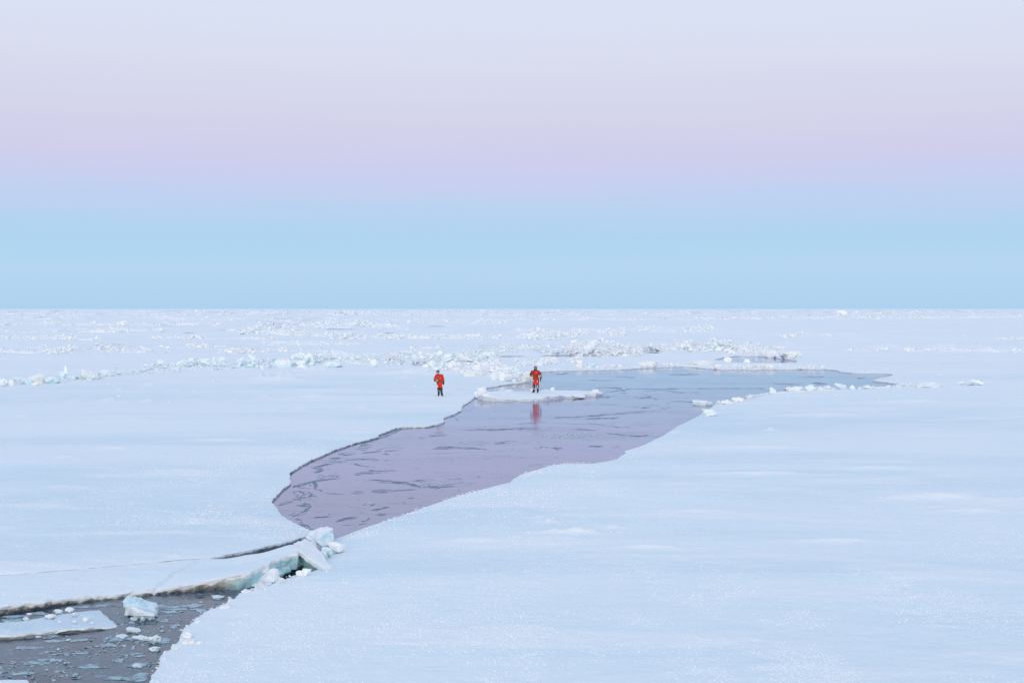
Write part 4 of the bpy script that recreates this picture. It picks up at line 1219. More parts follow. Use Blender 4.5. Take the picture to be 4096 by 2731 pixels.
scatter('crest', [(2170, 1410), (2350, 1410), (2500, 1398), (2750, 1400), (3000, 1402), (3140, 1415)], 2300, .15, .95, 30, 7, clump=.45, kinds=('block', 'lump', 'slab', 'block'))
scatter('crest', [(2900, 1405), (3060, 1415), (3190, 1432)], 300, .2, 1.0, 12, 9, clump=.6, kinds=('block', 'lump', 'slab'))
scatter('crest', [(2050, 1395), (2200, 1385), (2400, 1372), (2480, 1368)], 350, .3, 1.1, 14, 8, clump=.8, kinds=('lump', 'block'))
scatter('pile', [(2310, 1422), (2440, 1420), (2570, 1419)], 850, .15, .85, 28, 5, clump=.3, kinds=('block', 'lump', 'slab'))
scatter('shore', [(2180, 1477), (2330, 1472), (2500, 1468), (2680, 1460), (2800, 1464), (2900, 1469), (3100, 1469), (3300, 1468)], 420, .12, .6, 6, 5, clump=.6, kinds=('block', 'lump', 'slab'))
scatter('rim', [(2850, 1618), (2890, 1602), (2980, 1598), (3010, 1582), (3080, 1566), (3210, 1561), (3400, 1556), (3560, 1547), (3640, 1544)], 420, .10, .5, 9, 4, clump=.3, kinds=('lump', 'block', 'lump'))
# farther bands: many, small on the picture
FAR = [([(0, 1402), (300, 1404), (600, 1398), (700, 1396)], 380, 14, 10), ([(380, 1392), (560, 1385), (620, 1392)], 220, 16, 8), ([(0, 1352), (200, 1350), (400, 1356)], 260, 10, 7), ([(0, 1325), (300, 1322), (650, 1322)], 300, 10, 6),
       ([(0, 1296), (400, 1296), (900, 1298)], 420, 8, 5), ([(0, 1275), (500, 1272), (1100, 1278)], 420, 6, 5), ([(750, 1383), (900, 1384), (1000, 1380)], 160, 6, 4), ([(870, 1405), (1100, 1400), (1280, 1398)], 260, 8, 6), ([(1030, 1372), (1250, 1374), (1460, 1378)], 260, 8, 6),
       ([(900, 1328), (1100, 1332), (1300, 1338)], 400, 16, 6), ([(1290, 1345), (1450, 1350), (1600, 1350)], 420, 22, 6), ([(1020, 1308), (1200, 1300), (1500, 1305), (1650, 1310)], 600, 16, 8), ([(1000, 1285), (1300, 1280), (1700, 1285), (2040, 1288)], 500, 8, 7), ([(1600, 1345), (1850, 1350), (2050, 1352)], 380, 16, 6),
       ([(2050, 1350), (2200, 1352), (2330, 1342)], 300, 14, 6), ([(2050, 1325), (2300, 1326), (2500, 1338)], 360, 10, 7), ([(2040, 1278), (2500, 1277), (3000, 1276), (3500, 1273), (4096, 1270)], 1000, 8, 3), ([(3100, 1270), (3600, 1268), (4200, 1268)], 450, 8, 3),
       ([(3120, 1348), (3200, 1345), (3330, 1346)], 80, 8, 3), ([(3400, 1408), (3560, 1396), (3560, 1398)], 80, 8, 3), ([(3620, 1402), (3800, 1400), (4100, 1404)], 200, 10, 4), ([(3980, 1354), (4100, 1356)], 60, 5, 3), ([(0, 1258), (1000, 1256), (2000, 1258), (4096, 1252)], 1100, 5, 4),
       ([(0, 1247), (1500, 1247), (3000, 1246), (4096, 1244)], 1100, 3, 3), ([(2480, 1325), (2600, 1322), (2850, 1326)], 200, 8, 4), ([(1640, 1395), (1760, 1392)], 120, 8, 4), ([(1880, 1398), (2040, 1385)], 160, 10, 5), ([(600, 1350), (900, 1352), (1100, 1356)], 150, 5, 4)]
for line, n_, up, sp_ in FAR:
    n_ = int(n_ * (.45 if np.mean([b for _, b in line]) < 1285 else 1))
    ym = np.mean([b for _, b in line]); Yd = CH * F / (ym - YH)
    k = Yd / 200.0
    scatter('far', line, int(n_ * 1.5), .16 * k ** .6, .80 * k ** .75, up * .9, sp_ * 1.3, clump=.97, kinds=('lump', 'block', 'slab'))
# bits lying about the snow
for _ in range(420):
    a = random.uniform(-200, 4300); b = YH + 40 + random.random() ** .7 * 330
    if random.random() > .6 * (fbm(np.array(a / 260.), np.array(b / 22.), 37, 3) + .6):
        continue
    x, y = (float(v) for v in P(a, b))
    if not (float(lead_sdf(np.array([x]), np.array([y]))[0]) > .5):
        continue
    s = random.uniform(.12, .5) * (y / 130) ** .7
    ITEMS.append([s * F / y, 'loose', (x, y, 0), (0, 0, random.uniform(0, 6.28)), (s * 1.6, s * 1.2, s * .45), random.randrange(1000), 'lump'])

def ridge_body(line, up, spread, seed, passes, fill=.12, kh=1.0):
    """low jagged walls of broken snow-covered ice along a foot line"""
    Vs_, Fs_, nn = [], [], 0
    L = np.array(line, float)
    for q in range(passes):
        r_ = np.random.default_rng(seed * 31 + q)
        t = np.arange(L[0, 0], L[-1, 0], 3.5) if L[-1, 0] > L[0, 0] else None
        if t is None or len(t) < 4:
            continue
        b = np.interp(t, L[:, 0], L[:, 1]) + (q / max(1, passes - 1) - .5) * 2 * spread + 2.0 * fbm(t / 150., t * 0 + q * 7 + seed, 41, 3)
        b = np.maximum(b, YH + 6.5)
        x, y = P(t, b)
        env = np.clip(fbm(t / 110., t * 0 + q * 3.3 + seed, 43, 3) * 1.7 + fill + .25, 0, 1)
        fine_ = 0.30 + 0.55 * np.abs(fbm(x / (.010 * y), y * 0 + seed + q, 45, 3, .6)) * 1.8 + .25 * r_.random(len(t))
        taper_ = np.clip(np.minimum(np.arange(len(t)), len(t) - 1 - np.arange(len(t))) / 8., 0, 1)
        h = kh * up * y / F * env * fine_ * taper_
        wd = (0.75 * kh * up * y / F + .0015 * y) * (.6 + .6 * env)
        g_, _ = ground(x, y, np.full(len(x), .4))
        prof = [(-1.0, -.25), (-.62, .35), (-.3, .8), (.05, 1.0), (.5, .6), (1.0, -.25)]
        k_ = len(t); m_ = len(prof)
        for dy, hz in prof:
            jx = r_.normal(0, .25, k_) * 3.5 * y / F
            yy = y + wd * (dy + r_.normal(0, .10, k_))
            zz = g_ + np.where(hz < 0, -.08 - 0 * h, h * hz * (1 + r_.normal(0, .28, k_))) - np.where(env * taper_ < .02, .15, 0)
            Vs_.append(np.column_stack([x * yy / y + jx, yy, zz]))
        j = np.arange(k_ - 1)
        for w_ in range(m_ - 1):
            a_ = nn + w_ * k_; c_ = nn + (w_ + 1) * k_
            Fs_.append(np.stack([a_ + j, a_ + j + 1, c_ + j + 1], 1)); Fs_.append(np.stack([a_ + j, c_ + j + 1, c_ + j], 1))
        nn += k_ * m_
    me = mesh_np("pressure_ridge", np.concatenate(Vs_), [np.concatenate(Fs_)], [RIDGE])
    return link("pressure_ridge", me, kind='structure')


for i, (line, n_, up, sp_) in enumerate(FAR):
    line = sorted(line)
    if line[-1][0] - line[0][0] > 60:
        ridge_body(line, up * .8, sp_ * .9, i + 1, 4 if n_ > 150 else 3, fill=.10)
for i, (line, up, sp_, ps, fl) in enumerate([(NEARL, 9, 5, 2, .15), ([(560, 1478), (750, 1462), (950, 1458), (1330, 1452)], 11, 6, 3, .15), ([(1160, 1452), (1330, 1446), (1500, 1450), (1620, 1440)], 12, 8, 4, .2),
                                             ([(1400, 1425), (1600, 1418), (1720, 1418)], 9, 6, 3, .15), ([(1940, 1412), (2000, 1408), (2160, 1400)], 9, 4, 3, .2), ([(1800, 1486), (1870, 1494), (1960, 1502), (2050, 1514)], 12, 5, 3, .3), ([(1820, 1458), (1960, 1468), (2060, 1486)], 12, 8, 4, .25),
                                             ([(1960, 1458), (2050, 1455), (2200, 1450), (2330, 1440)], 6, 7, 3, .05), ([(2270, 1408), (2360, 1406), (2500, 1396), (2560, 1394)], 18, 3, 3, .3), ([(2640, 1398), (2750, 1398), (3000, 1402), (3120, 1411)], 20, 4, 4, .35),
                                             ([(2060, 1395), (2200, 1385), (2400, 1372), (2480, 1368)], 8, 6, 3, .1), ([(2360, 1412), (2440, 1410), (2560, 1411)], 18, 3, 3, .4), ([(2190, 1473), (2330, 1470), (2500, 1465), (2680, 1457), (2800, 1461), (2900, 1466), (3100, 1466), (3280, 1465)], 3, 2, 2, .1),
                                             ([(2890, 1607), (2980, 1602), (3020, 1586), (3080, 1576), (3210, 1568), (3400, 1560), (3560, 1551), (3640, 1547)], 3.2, 1, 1, .2)]):
    ridge_body(line, up, sp_, 60 + i, ps, fill=fl, kh=.8)

xs = np.array([i[2][0] for i in ITEMS]); ys = np.array([i[2][1] for i in ITEMS])
gh, _ = ground(xs, ys, np.full(len(xs), .3)); ls = lead_sdf(xs, ys)
KEEP = []
for it, h, l in zip(ITEMS, gh, ls):
    if l < -0.1 and it[1] in ('rim', 'shore', 'loose', 'far', 'pond'):
        continue
    if l < -0.4 and random.random() < .75:
        continue
    base = WZ if l < 0 else float(h) * float(sstep(-.05, 1.2, l))
    x, y, z = it[2]
    it[2] = (x, y, base + z - it[4][2] * .04)
    KEEP.append(it)
KEEP.sort(key=lambda i: -i[0] * (1 if i[1] not in ('far',) else .6))
TXT = {'pond': (" of pale ice in the long low ridge", "ice blocks in the long low ridge"),
       'middle': (" in the ridge with water strips", "ice blocks in the ridge with water strips"),
       'people': (" in the heap between the people", "ice blocks in the heap between the people"),
       'crest': (" of white ice on the tall far ridge", "ice blocks on the tall far ridge"),
       'pile': (" in the pile before the tall ridge", "ice blocks in the pile before the tall far ridge"),
       'shore': (" of small ice along the lead's far shore", "ice lumps along the lead's far shore"),
       'rim': (" of pale ice in the row along the lead's near rim", "ice lumps along the lead's near rim"),
       'far': (" of ice in the broken bands near the horizon", "ice blocks near the horizon"),
       'loose': (" of snow lying loose on open ice", "loose lumps on open ice")}
MATK = {'pond': ICE_BLUE, 'middle': ICE, 'people': LUMP, 'crest': LUMP, 'pile': LUMP, 'shore': LUMP, 'rim': ICE, 'far': LUMP, 'loose': LUMP}
def where(rg, loc):
    px = 2048 + loc[0] / loc[1] * F
    cut = {'pond': [(300, "before the upright spike"), (700, "between spike and squared blocks"), (9999, "round its biggest squared block")],
           'middle': [(1560, "beside the green blue overhang"), (1800, "above the helmeted person"), (9999, "between the two people")],
           'people': [(1860, "behind the helmeted person"), (2020, "above the flat cream plate"), (9999, "behind the bearded person")],
           'crest': [(2330, "just beyond the bearded person"), (2620, "above the lead's cream lump"), (2860, "above the long flat cake"), (9999, "beyond the small pool")],
           'pile': [(2440, "toward the people"), (9999, "toward the small pool")]}.get(rg)
    if not cut:
        return ""
    return " " + next(t for m_, t in cut if px < m_)


KN = {'lump': "rounded lump", 'block': "angular block", 'slab': "flat plate"}
rest = {}
for n_, it in enumerate(KEEP):
    _, rg, loc, rot, sc, sd_, kd = it
    if n_ < 185:
        m = MATK[rg]
        if rg == 'pond' and sd_ % 3 == 0:
            m = ICE
        s3 = sc if kd != 'slab' else (sc[0] * 1.2, sc[1] * 1.2, sc[0])
        o = link("ice_block", variant(kd, sd_, m), label=KN[kd] + TXT[rg][0] + where(rg, loc), cat="ice block", group=TXT[rg][1])
        o.location = loc; o.rotation_euler = rot; o.scale = s3
    else:
        rest.setdefault(rg, []).append((loc, rot, sc, sd_))
for rg, items in rest.items():
    rubble("ice_rubble", items, MATK[rg], "small ice rubble: " + TXT[rg][1])

# crumbs knocked off along the broken rims (stuff)
cr = []


def crumbs(px_line, z, per_px, smin, smax, spread):
    for (a, b), (c, d) in zip(px_line[:-1], px_line[1:]):
        for _ in range(max(1, int(math.hypot(c - a, d - b) * per_px))):
            t = random.random()
            dens = float(fbm(np.array((a + (c - a) * t) / 18.), np.array((b + (d - b) * t) / 18.), 19, 2))
            if random.random() > .5 + 1.2 * dens:
                continue
            zz = z if not callable(z) else z(t)
            x, y = (float(v) for v in P(a + (c - a) * t, b + (d - b) * t, zz))
            sz_ = smin + (smax - smin) * random.random() ** 3
            cr.append(((x + random.gauss(0, spread), y + random.gauss(0, spread), zz + sz_ * .1), (random.random(), random.random(), random.random() * 6), (sz_ * 1.2, sz_, sz_ * .75), random.randrange(14)))


POOL_RIM = RIGHT[RIGHT.index((966, 2363)):-3]
crumbs(POOL_RIM, 0.0, .30, .015, .07, .03)
crumbs(RIGHT[RIGHT.index((2503, 1804)):RIGHT.index((1337, 2150))], -.07, .05, .02, .07, .05)
crumbs([(1276, 2240), (1300, 2285), (1350, 2286)], 0.0, .7, .02, .07, .1)
crumbs([(1290, 2235), (1350, 2215), (1390, 2222)], 0.0, .9, .02, .08, .15)
crumbs([(1180, 2302), (1150, 2326), (1060, 2352), (985, 2362)], 0.0, .8, .02, .09, .06)
for (a0, b0, z0), (a1, b1, z1) in zip(PLATE[21:-2], PLATE[22:-1]):
    if -300 < a0 < 1100 and b0 > 2225:
        crumbs([(a0, b0), (a1, b1)], lambda t, z0=z0, z1=z1: z0 + (z1 - z0) * t - .01, .16, .015, .05, .02)
rubble("snow_crumbs", cr, LUMP, "snow crumbs along the broken rims of the ice")

# ------------------------------------------------------------------ frost flowers on the near snow (stuff)
N = 460000
a = rng.uniform(-700, 4800, N); b = 1500 + 1500 * rng.random(N) ** 0.8
x, y = P(a, b)
pm = fbm(x / 2.2, y / 2.8, 101, 5, .6) + 0.45 * fbm(x / 9, y / 9, 107, 3)
fine = fbm(x / .35, y / .28, 111, 2)
keep = (pm + .35 * fine + rng.normal(0, .16, N) > 0.13) & (lead_sdf(x, y) > .12) & (y < 95)
x = x[keep]; y = y[keep]
pl_w = np.array([(float(P(p[0], p[1], 0)[0]), float(P(p[0], p[1], 0)[1])) for p in PLATE])
gz, _ = ground(x, y, np.full(len(x), .06))
gz = gz * sstep(-.05, 1.2, lead_sdf(x, y))
# on the tilted slab too
ctr = [(float(P(p, q, r_)[0]), float(P(p, q, r_)[1]), r_) for p, q, r_ in PLATE]
pf = rbf(ctr + [(float(P(p, q, r_)[0]), float(P(p, q, r_)[1]), r_) for p, q, r_ in [(500, 2310, -.02), (800, 2280, .02), (1000, 2245, .12), (200, 2340, 0), (-400, 2400, 0)]])
xa = rng.uniform(-18, -5, 9000); ya = rng.uniform(28, 36, 9000)
sa = sdf_poly(xa, ya, [(p[0], p[1]) for p in ctr])
k2 = (sa > .12) & (fbm(xa / 2.2, ya / 1.2, 101, 4, .55) + rng.normal(0, .15, 9000) > .1) & (xa < -6.3)
x = np.concatenate([x, xa[k2]]); y = np.concatenate([y, ya[k2]]); gz = np.concatenate([gz, pf(xa[k2], ya[k2])])
n = len(x)
sz = (.0065 + .0205 * rng.random(n) ** 1.7) * np.clip(1.25 - y / 160, .6, 1.2)
k = 4
ang = np.arange(k) / k * 2 * math.pi
V = np.zeros((n, k + 1, 3))
rr = rng.uniform(.6, 1.4, (n, k)) * sz[:, None]
a0 = rng.uniform(0, 6.28, (n, 1))
V[:, :k, 0] = x[:, None] + np.cos(ang + a0) * rr * 1.35; V[:, :k, 1] = y[:, None] + np.sin(ang + a0) * rr; V[:, :k, 2] = gz[:, None] - .012
V[:, k, 0] = x + rng.normal(0, .3, n) * sz; V[:, k, 1] = y + rng.normal(0, .3, n) * sz; V[:, k, 2] = gz + sz * rng.uniform(.15, .6, n)
base = (np.arange(n) * (k + 1))[:, None]
Fc = np.concatenate([np.concatenate([base + i, base + (i + 1) % k, base + k], 1) for i in range(k)])
link("frost_flowers", mesh_np("frost_flowers", V.reshape(-1, 3), [Fc], [FROST], smooth=False), kind='stuff', label="frost crystals sprinkled over the smooth snow")


# ------------------------------------------------------------------ people
def skin(name, verts, edges, radii, mats, parent, root=0, sub=2):
    me = bpy.data.meshes.new(name)
    bm = bmesh.new()
    ly = bm.verts.layers.skin.verify()
    vs = [bm.verts.new(v) for v in verts]
    for i, j in edges:
        bm.edges.new((vs[i], vs[j]))
    for i, v in enumerate(vs):
        r_ = radii[i]
        v[ly].radius = r_ if isinstance(r_, tuple) else (r_, r_)
        v[ly].use_root = (i == root)
    bm.to_mesh(me); bm.free()
    for m in mats:
        me.materials.append(m)
    o = link(name, me, parent)
    md = o.modifiers.new("skin", 'SKIN'); md.use_smooth_shade = True
    sb = o.modifiers.new("smooth", 'SUBSURF'); sb.levels = sub; sb.render_levels = sub
    return o


def suit_mat(name, red, lower, boot, zs, side=None, skincol=(0.52, 0.30, 0.22)):
    """zs: boot top, knee-guard top, neck; side: dark outer panels"""
    s = NT(name)
    g = s.n('ShaderNodeTexCoord').outputs['Object']
    sp_ = s.n('ShaderNodeSeparateXYZ', {0: g})
    z = sp_.outputs['Z']
    n1 = s.noise(g, 9, 3)
    r_ = s.mix(n1, tuple(v * .75 for v in red), red)
    if side:
        ax = s.math('ABSOLUTE', s.math('SUBTRACT', sp_.outputs['X'], side[0]))
        f1 = s.math('MULTIPLY', s.rng(ax, side[1], side[1] + .008), s.math('MULTIPLY', s.rng(z, side[2], side[2] + .01), s.rng(z, side[3], side[3] - .01)), clamp=True)
        f2 = s.math('MULTIPLY', s.rng(ax, side[4], side[4] + .008), s.rng(z, 1.12, 1.13), clamp=True)
        r_ = s.mix(s.math('MAXIMUM', f1, f2), r_, (0.012, 0.014, 0.022))
    c = s.mix(s.rng(z, zs[1] - .006, zs[1] + .006), lower, r_)
    c = s.mix(s.rng(z, zs[0] - .006, zs[0] + .006), boot, c)
    c = s.mix(s.rng(z, zs[2] - .006, zs[2] + .006), c, skincol)
    s.bump(s.noise(g, 22, 3), 0.5, 0.02)
    return s.set(c, 0.6, 0.3)


BLACK = m_plain("black_neoprene", (0.012, 0.013, 0.016), 0.5, 60)
GREY = m_plain("grey_hood_fabric", (0.045, 0.055, 0.06), 0.8, 60)
NAVY = m_plain("navy_helmet_shell", (0.012, 0.03, 0.085), 0.4, 30)
REFL = m_plain("reflective_tape", (0.78, 0.74, 0.62), 0.5, 80, .08)
LIME = m_plain("lime_band", (0.35, 0.75, 0.02), 0.5, 30, .1)
TAN = m_plain("tan_glove_palm", (0.30, 0.20, 0.13), 0.7, 60)
SKIN = m_plain("skin", (0.50, 0.27, 0.19), 0.55, 30, .1)
BEARD = m_plain("dark_beard", (0.03, 0.022, 0.018), 0.8, 90, .3)
WHITE = m_plain("white_print", (0.75, 0.73, 0.7), 0.6, 50, .08)
GREYP = m_plain("pale_grey_plastic", (0.45, 0.43, 0.40), 0.5, 50, .1)
REDP = m_plain("bright_red_patch", (0.75, 0.02, 0.012), 0.6, 50, .1)


def tube(name, pts, rad, mat, parent, flat=1.0):
    """flattened strap along points"""
    bm = bmesh.new()
    rings = []
    P_ = [Vector(p) for p in pts]
    for i, p in enumerate(P_):
        d = (P_[min(i + 1, len(P_) - 1)] - P_[max(i - 1, 0)]).normalized()
        side = d.cross(Vector((0, -1, 0)))
        if side.length < .1:
            side = d.cross(Vector((1, 0, 0)))
        side.normalize(); up = side.cross(d).normalized()
        rings.append([bm.verts.new(p + side * rad * math.cos(t) + up * rad * flat * math.sin(t)) for t in np.linspace(0, 2 * math.pi, 8, endpoint=False)])
    for a_, b_ in zip(rings[:-1], rings[1:]):
        for q in range(8):
            bm.faces.new((a_[q], a_[(q + 1) % 8], b_[(q + 1) % 8], b_[q]))
    bm.faces.new(rings[0]); bm.faces.new(rings[-1][::-1])
    bmesh.ops.recalc_face_normals(bm, faces=bm.faces)
    me = bpy.data.meshes.new(name); bm.to_mesh(me); bm.free(); me.materials.append(mat)
    me.polygons.foreach_set('use_smooth', np.ones(len(me.polygons), bool))
    return link(name, me, parent)


def ring(name, c, rx, ry, h, mat, parent, tilt=0.0):
    """belt or band: a closed band of cloth with thickness"""
    bm = bmesh.new(); k = 24; R_ = []
    for t in np.linspace(0, 2 * math.pi, k, endpoint=False):
        row = []
        for (o_, zz) in ((0, -h / 2), (.012, -h / 2), (.012, h / 2), (0, h / 2)):
            x_ = math.cos(t) * (rx + o_); y_ = math.sin(t) * (ry + o_)
            row.append(bm.verts.new((c[0] + x_, c[1] + y_, c[2] + zz + tilt * x_)))
        R_.append(row)
    for i in range(k):
        for q in range(4):
            bm.faces.new((R_[i][q], R_[(i + 1) % k][q], R_[(i + 1) % k][(q + 1) % 4], R_[i][(q + 1) % 4]))
    bmesh.ops.recalc_face_normals(bm, faces=bm.faces)
    me = bpy.data.meshes.new(name); bm.to_mesh(me); bm.free(); me.materials.append(mat)
    return link(name, me, parent)


def patch(name, c, w, h, mat, parent, rz=0.0, d=.016):
    bm = bmesh.new(); bmesh.ops.create_cube(bm, size=1)
    bmesh.ops.scale(bm, vec=(w, d, h), verts=bm.verts)
    bmesh.ops.bevel(bm, geom=list(bm.edges), offset=.004, segments=2, affect='EDGES')
    me = bpy.data.meshes.new(name); bm.to_mesh(me); bm.free(); me.materials.append(mat)
    o = link(name, me, parent, loc=c); o.rotation_euler = (0, 0, rz)
    return o


def ball(name, c, r3, mat, parent, cutf=None, seg=20, lump=0.0):
    bm = bmesh.new(); bmesh.ops.create_uvsphere(bm, u_segments=seg, v_segments=seg // 2 + 4, radius=1)
    if cutf:
        bmesh.ops.delete(bm, geom=[v for v in bm.verts if cutf(v.co)], context='VERTS')
    for v in bm.verts:
        v.co = Vector((v.co.x * r3[0], v.co.y * r3[1], v.co.z * r3[2]))
        if lump:
            v.co *= 1 + lump * mnoise.noise(v.co * 30)
    me = bpy.data.meshes.new(name); bm.to_mesh(me); bm.free(); me.materials.append(mat)
    me.polygons.foreach_set('use_smooth', np.ones(len(me.polygons), bool))
    o = link(name, me, parent, loc=c)
    if cutf:
        md = o.modifiers.new("thickness", 'SOLIDIFY'); md.thickness = .008
    return o


def glove(name, wrist, direc, palm_n, mat, parent, curl=0.5, s=1.0, thumb=1):
    """palm with four fingers and a thumb; direc: wrist to knuckles, palm_n: the way the palm faces"""
    d = Vector(direc).normalized(); nrm = Vector(palm_n).normalized(); side = d.cross(nrm).normalized() * thumb
    w = Vector(wrist)
    vs, ed, rad = [], [], []
    def add_(p, r_):
        vs.append(p); rad.append(r_); return len(vs) - 1
    a0 = add_(w - d * .03, .036 * s); a1 = add_(w + d * .02 * s, .040 * s); a2 = add_(w + d * .055 * s, .040 * s)
    ed += [(a0, a1), (a1, a2)]
    for k, (off, ln) in enumerate(((.034, .078), (.012, .088), (-.012, .082), (-.034, .062))):
        p = w + d * .085 * s + side * off * s
        i0 = add_(p, .014 * s); ed.append((a2, i0)); pi = i0
        ang = 0.0
        for q in range(3):
            ang += curl * (.55 + .2 * q)
            p = p + (d * math.cos(ang) + nrm * math.sin(ang)) * ln / 3 * s
            i1 = add_(p, (.0125 - .0012 * q) * s); ed.append((pi, i1)); pi = i1
    p = w + d * .03 * s + side * .04 * s
    i0 = add_(p, .016 * s); ed.append((a1, i0))
    p2 = p + (d * .7 + side * .6 + nrm * .3).normalized() * .035 * s; i1 = add_(p2, .014 * s); ed.append((i0, i1))
    p3 = p2 + (d * .85 + nrm * .5).normalized() * .03 * s; i2 = add_(p3, .011 * s); ed.append((i1, i2))
    return skin(name, vs, ed, rad, [mat], parent, 1, 1)


def boot(name, ankle, yaw, parent, mat=BLACK):
    """boot with shaft, heel and toe"""
    a = Vector(ankle); f = Vector((math.sin(yaw), -math.cos(yaw), 0))
    vs = [a + Vector((0, 0, .20)), a + Vector((0, 0, .06)), Vector((a.x, a.y, .055)) - f * .055, Vector((a.x, a.y, .05)) + f * .08, Vector((a.x, a.y, .042)) + f * .17]
    ed = [(0, 1), (1, 2), (1, 3), (3, 4)]
    rad = [.075, .066, .052, .052, .042]
    return skin(name, vs, ed, rad, [mat], parent, 1, 2)


def person(loc, face, label, J, suit, facing=0.0, extras=None):
    root = bpy.data.objects.new("person", None); COL.objects.link(root)
    root.location = loc; root.rotation_euler = (0, 0, facing); root.empty_display_size = .3
    root['label'] = label; root['category'] = "person"; root['group'] = "people in red immersion suits"
    names = list(J); idx = {k: i for i, k in enumerate(names)}
    verts = [J[k][0] for k in names]; rad = [J[k][1] for k in names]
    E = [('pelvis', 'waist'), ('waist', 'chest'), ('chest', 'neckb'), ('neckb', 'neck'), ('neck', 'jaw'), ('jaw', 'brow'), ('brow', 'crown')]
    for s_ in 'LR':
        E += [('pelvis', 'hip' + s_), ('hip' + s_, 'thigh' + s_), ('thigh' + s_, 'knee' + s_), ('knee' + s_, 'calf' + s_), ('calf' + s_, 'ankle' + s_),
              ('chest', 'sh' + s_), ('sh' + s_, 'uarm' + s_), ('uarm' + s_, 'elbow' + s_), ('elbow' + s_, 'farm' + s_), ('farm' + s_, 'wrist' + s_)]
    skin("body", verts, [(idx[a], idx[b]) for a, b in E], rad, [suit], root, idx['pelvis'], 2)
    return root


def mid(a, b, t=.5):
    return tuple(a[i] + (b[i] - a[i]) * t for i in range(3))


def joints(hx, headp, pel, hipL, hipR, ankL, ankR, shL, shR, elL, elR, wrL, wrR, lean=0.0):
    """L = on the viewer's left"""
    J = {}
    J['pelvis'] = (pel, .178); J['waist'] = ((pel[0] * .6 + hx * .4, pel[1], pel[2] + .20), .19)
    J['chest'] = ((hx, pel[1] + .0, 1.33), .205); J['neckb'] = ((hx + lean * .3, pel[1] - .01, 1.50), .10)
    J['neck'] = ((headp[0] * .7 + hx * .3, headp[1] * .6, 1.56), .065)
    J['jaw'] = ((headp[0], headp[1] - .03, headp[2] - .07), .075); J['brow'] = ((headp[0], headp[1], headp[2] + .02), .098); J['crown'] = ((headp[0], headp[1] + .01, headp[2] + .085), .075)
    for s_, hip, ank, sh, el_, wr in (('L', hipL, ankL, shL, elL, wrL), ('R', hipR, ankR, shR, elR, wrR)):
        knee = mid(hip, ank, .52); knee = (knee[0], knee[1] - .03, knee[2])
        J['hip' + s_] = (hip, .135); J['thigh' + s_] = (mid(hip, knee, .5), .125); J['knee' + s_] = (knee, .102); J['calf' + s_] = (mid(knee, ank, .45), .085); J['ankle' + s_] = (ank, .062)
        J['sh' + s_] = (sh, .125); J['uarm' + s_] = (mid(sh, el_, .5), .106); J['elbow' + s_] = (el_, .086); J['farm' + s_] = (mid(el_, wr, .5), .078); J['wrist' + s_] = (wr, .05)
    return J


# the person on the fixed ice: navy helmet, head bowed, one arm across
x1, y1 = (float(v) for v in P(1752, 1583))
z1 = float(ground(np.array([x1]), np.array([y1]))[0][0])
hx = .07
J = joints(hx, (-.01, -.07, 1.655), (.12, 0, .95), (.04, 0, .86), (.20, 0, .86), (.055, .02, .10), (.265, -.02, .10), (-.13, 0, 1.44), (.28, 0, 1.45), (-.255, -.03, 1.16), (.375, .03, 1.16), (-.09, -.24, 1.06), (.385, -.04, .99), 0)
S1 = suit_mat("red_suit_grey_legs", (0.80, 0.035, 0.006), (0.035, 0.036, 0.036), (0.010, 0.011, 0.018), (.31, .60, 1.545))
p1 = person((x1, y1, z1), 0, "person in a red orange immersion suit and navy helmet looking down on the fixed ice", J, S1)
hc = Vector((-.01, -.07, 1.69))
ball("helmet", hc + Vector((0, .01, .02)), (.125, .14, .13), NAVY, p1, cutf=lambda c: c.z < -.55 or (c.z < -.02 and c.y < -.45))
patch("helmet_badge", hc + Vector((-.005, -.122, .03)), .055, .03, WHITE, p1)
ball("hood_collar", (-.0, -.035, 1.575), (.095, .095, .06), GREY, p1, cutf=lambda c: c.z > .6)
ball("nose", (-.012, -.168, 1.625), (.014, .02, .018), SKIN, p1)
for sx_ in (-.03, .03):
    ball("eye", (-.01 + sx_, -.155, 1.655), (.011, .008, .008), BLACK, p1)
patch("mouth", (-.012, -.148, 1.575), .04, .008, BEARD, p1)
ring("belt", (.10, -.005, 1.085), .195, .185, .035, BLACK, p1, .08)
tube("chest_strap", [(-.06, -.12, 1.52), (-.075, -.175, 1.40), (-.08, -.19, 1.25), (-.085, -.19, 1.10)], .011, BLACK, p1, .5)
tube("chest_strap", [(.13, -.10, 1.53), (.14, -.17, 1.40), (.10, -.19, 1.28), (-.02, -.20, 1.24)], .014, BLACK, p1, .5)
tube("shoulder_strap", [(.22, -.155, 1.30), (.14, -.19, 1.25), (.05, -.195, 1.235), (-.01, -.195, 1.225)], .014, GREY, p1, .5)
patch("chest_emblem", (.02, -.188, 1.345), .035, .03, WHITE, p1)
patch("harness_print", (.165, -.185, 1.27), .07, .035, WHITE, p1, .3)
patch("shoulder_tab", (.35, -.01, 1.51), .08, .02, BLACK, p1)
patch("reflective_patch", (-.035, -.115, .70), .055, .15, REFL, p1)
patch("reflective_patch", (.32, -.10, .77), .045, .14, REFL, p1, .4)
tube("knee_strap", [(-.02, -.08, .42), (.02, -.105, .40), (.07, -.105, .385), (.12, -.08, .38)], .012, WHITE, p1, .5)
tube("knee_strap", [(.18, -.09, .375), (.23, -.11, .362), (.29, -.09, .345)], .011, WHITE, p1, .5)
patch("thigh_holster", (-.055, -.13, .955), .08, .17, BLACK, p1, .2, .05)
patch("holster_label", (-.06, -.162, .975), .022, .07, REFL, p1, .2)
boot("boot", (.055, .02, .10), -.35, p1)
boot("boot", (.265, -.02, .10), .75, p1)
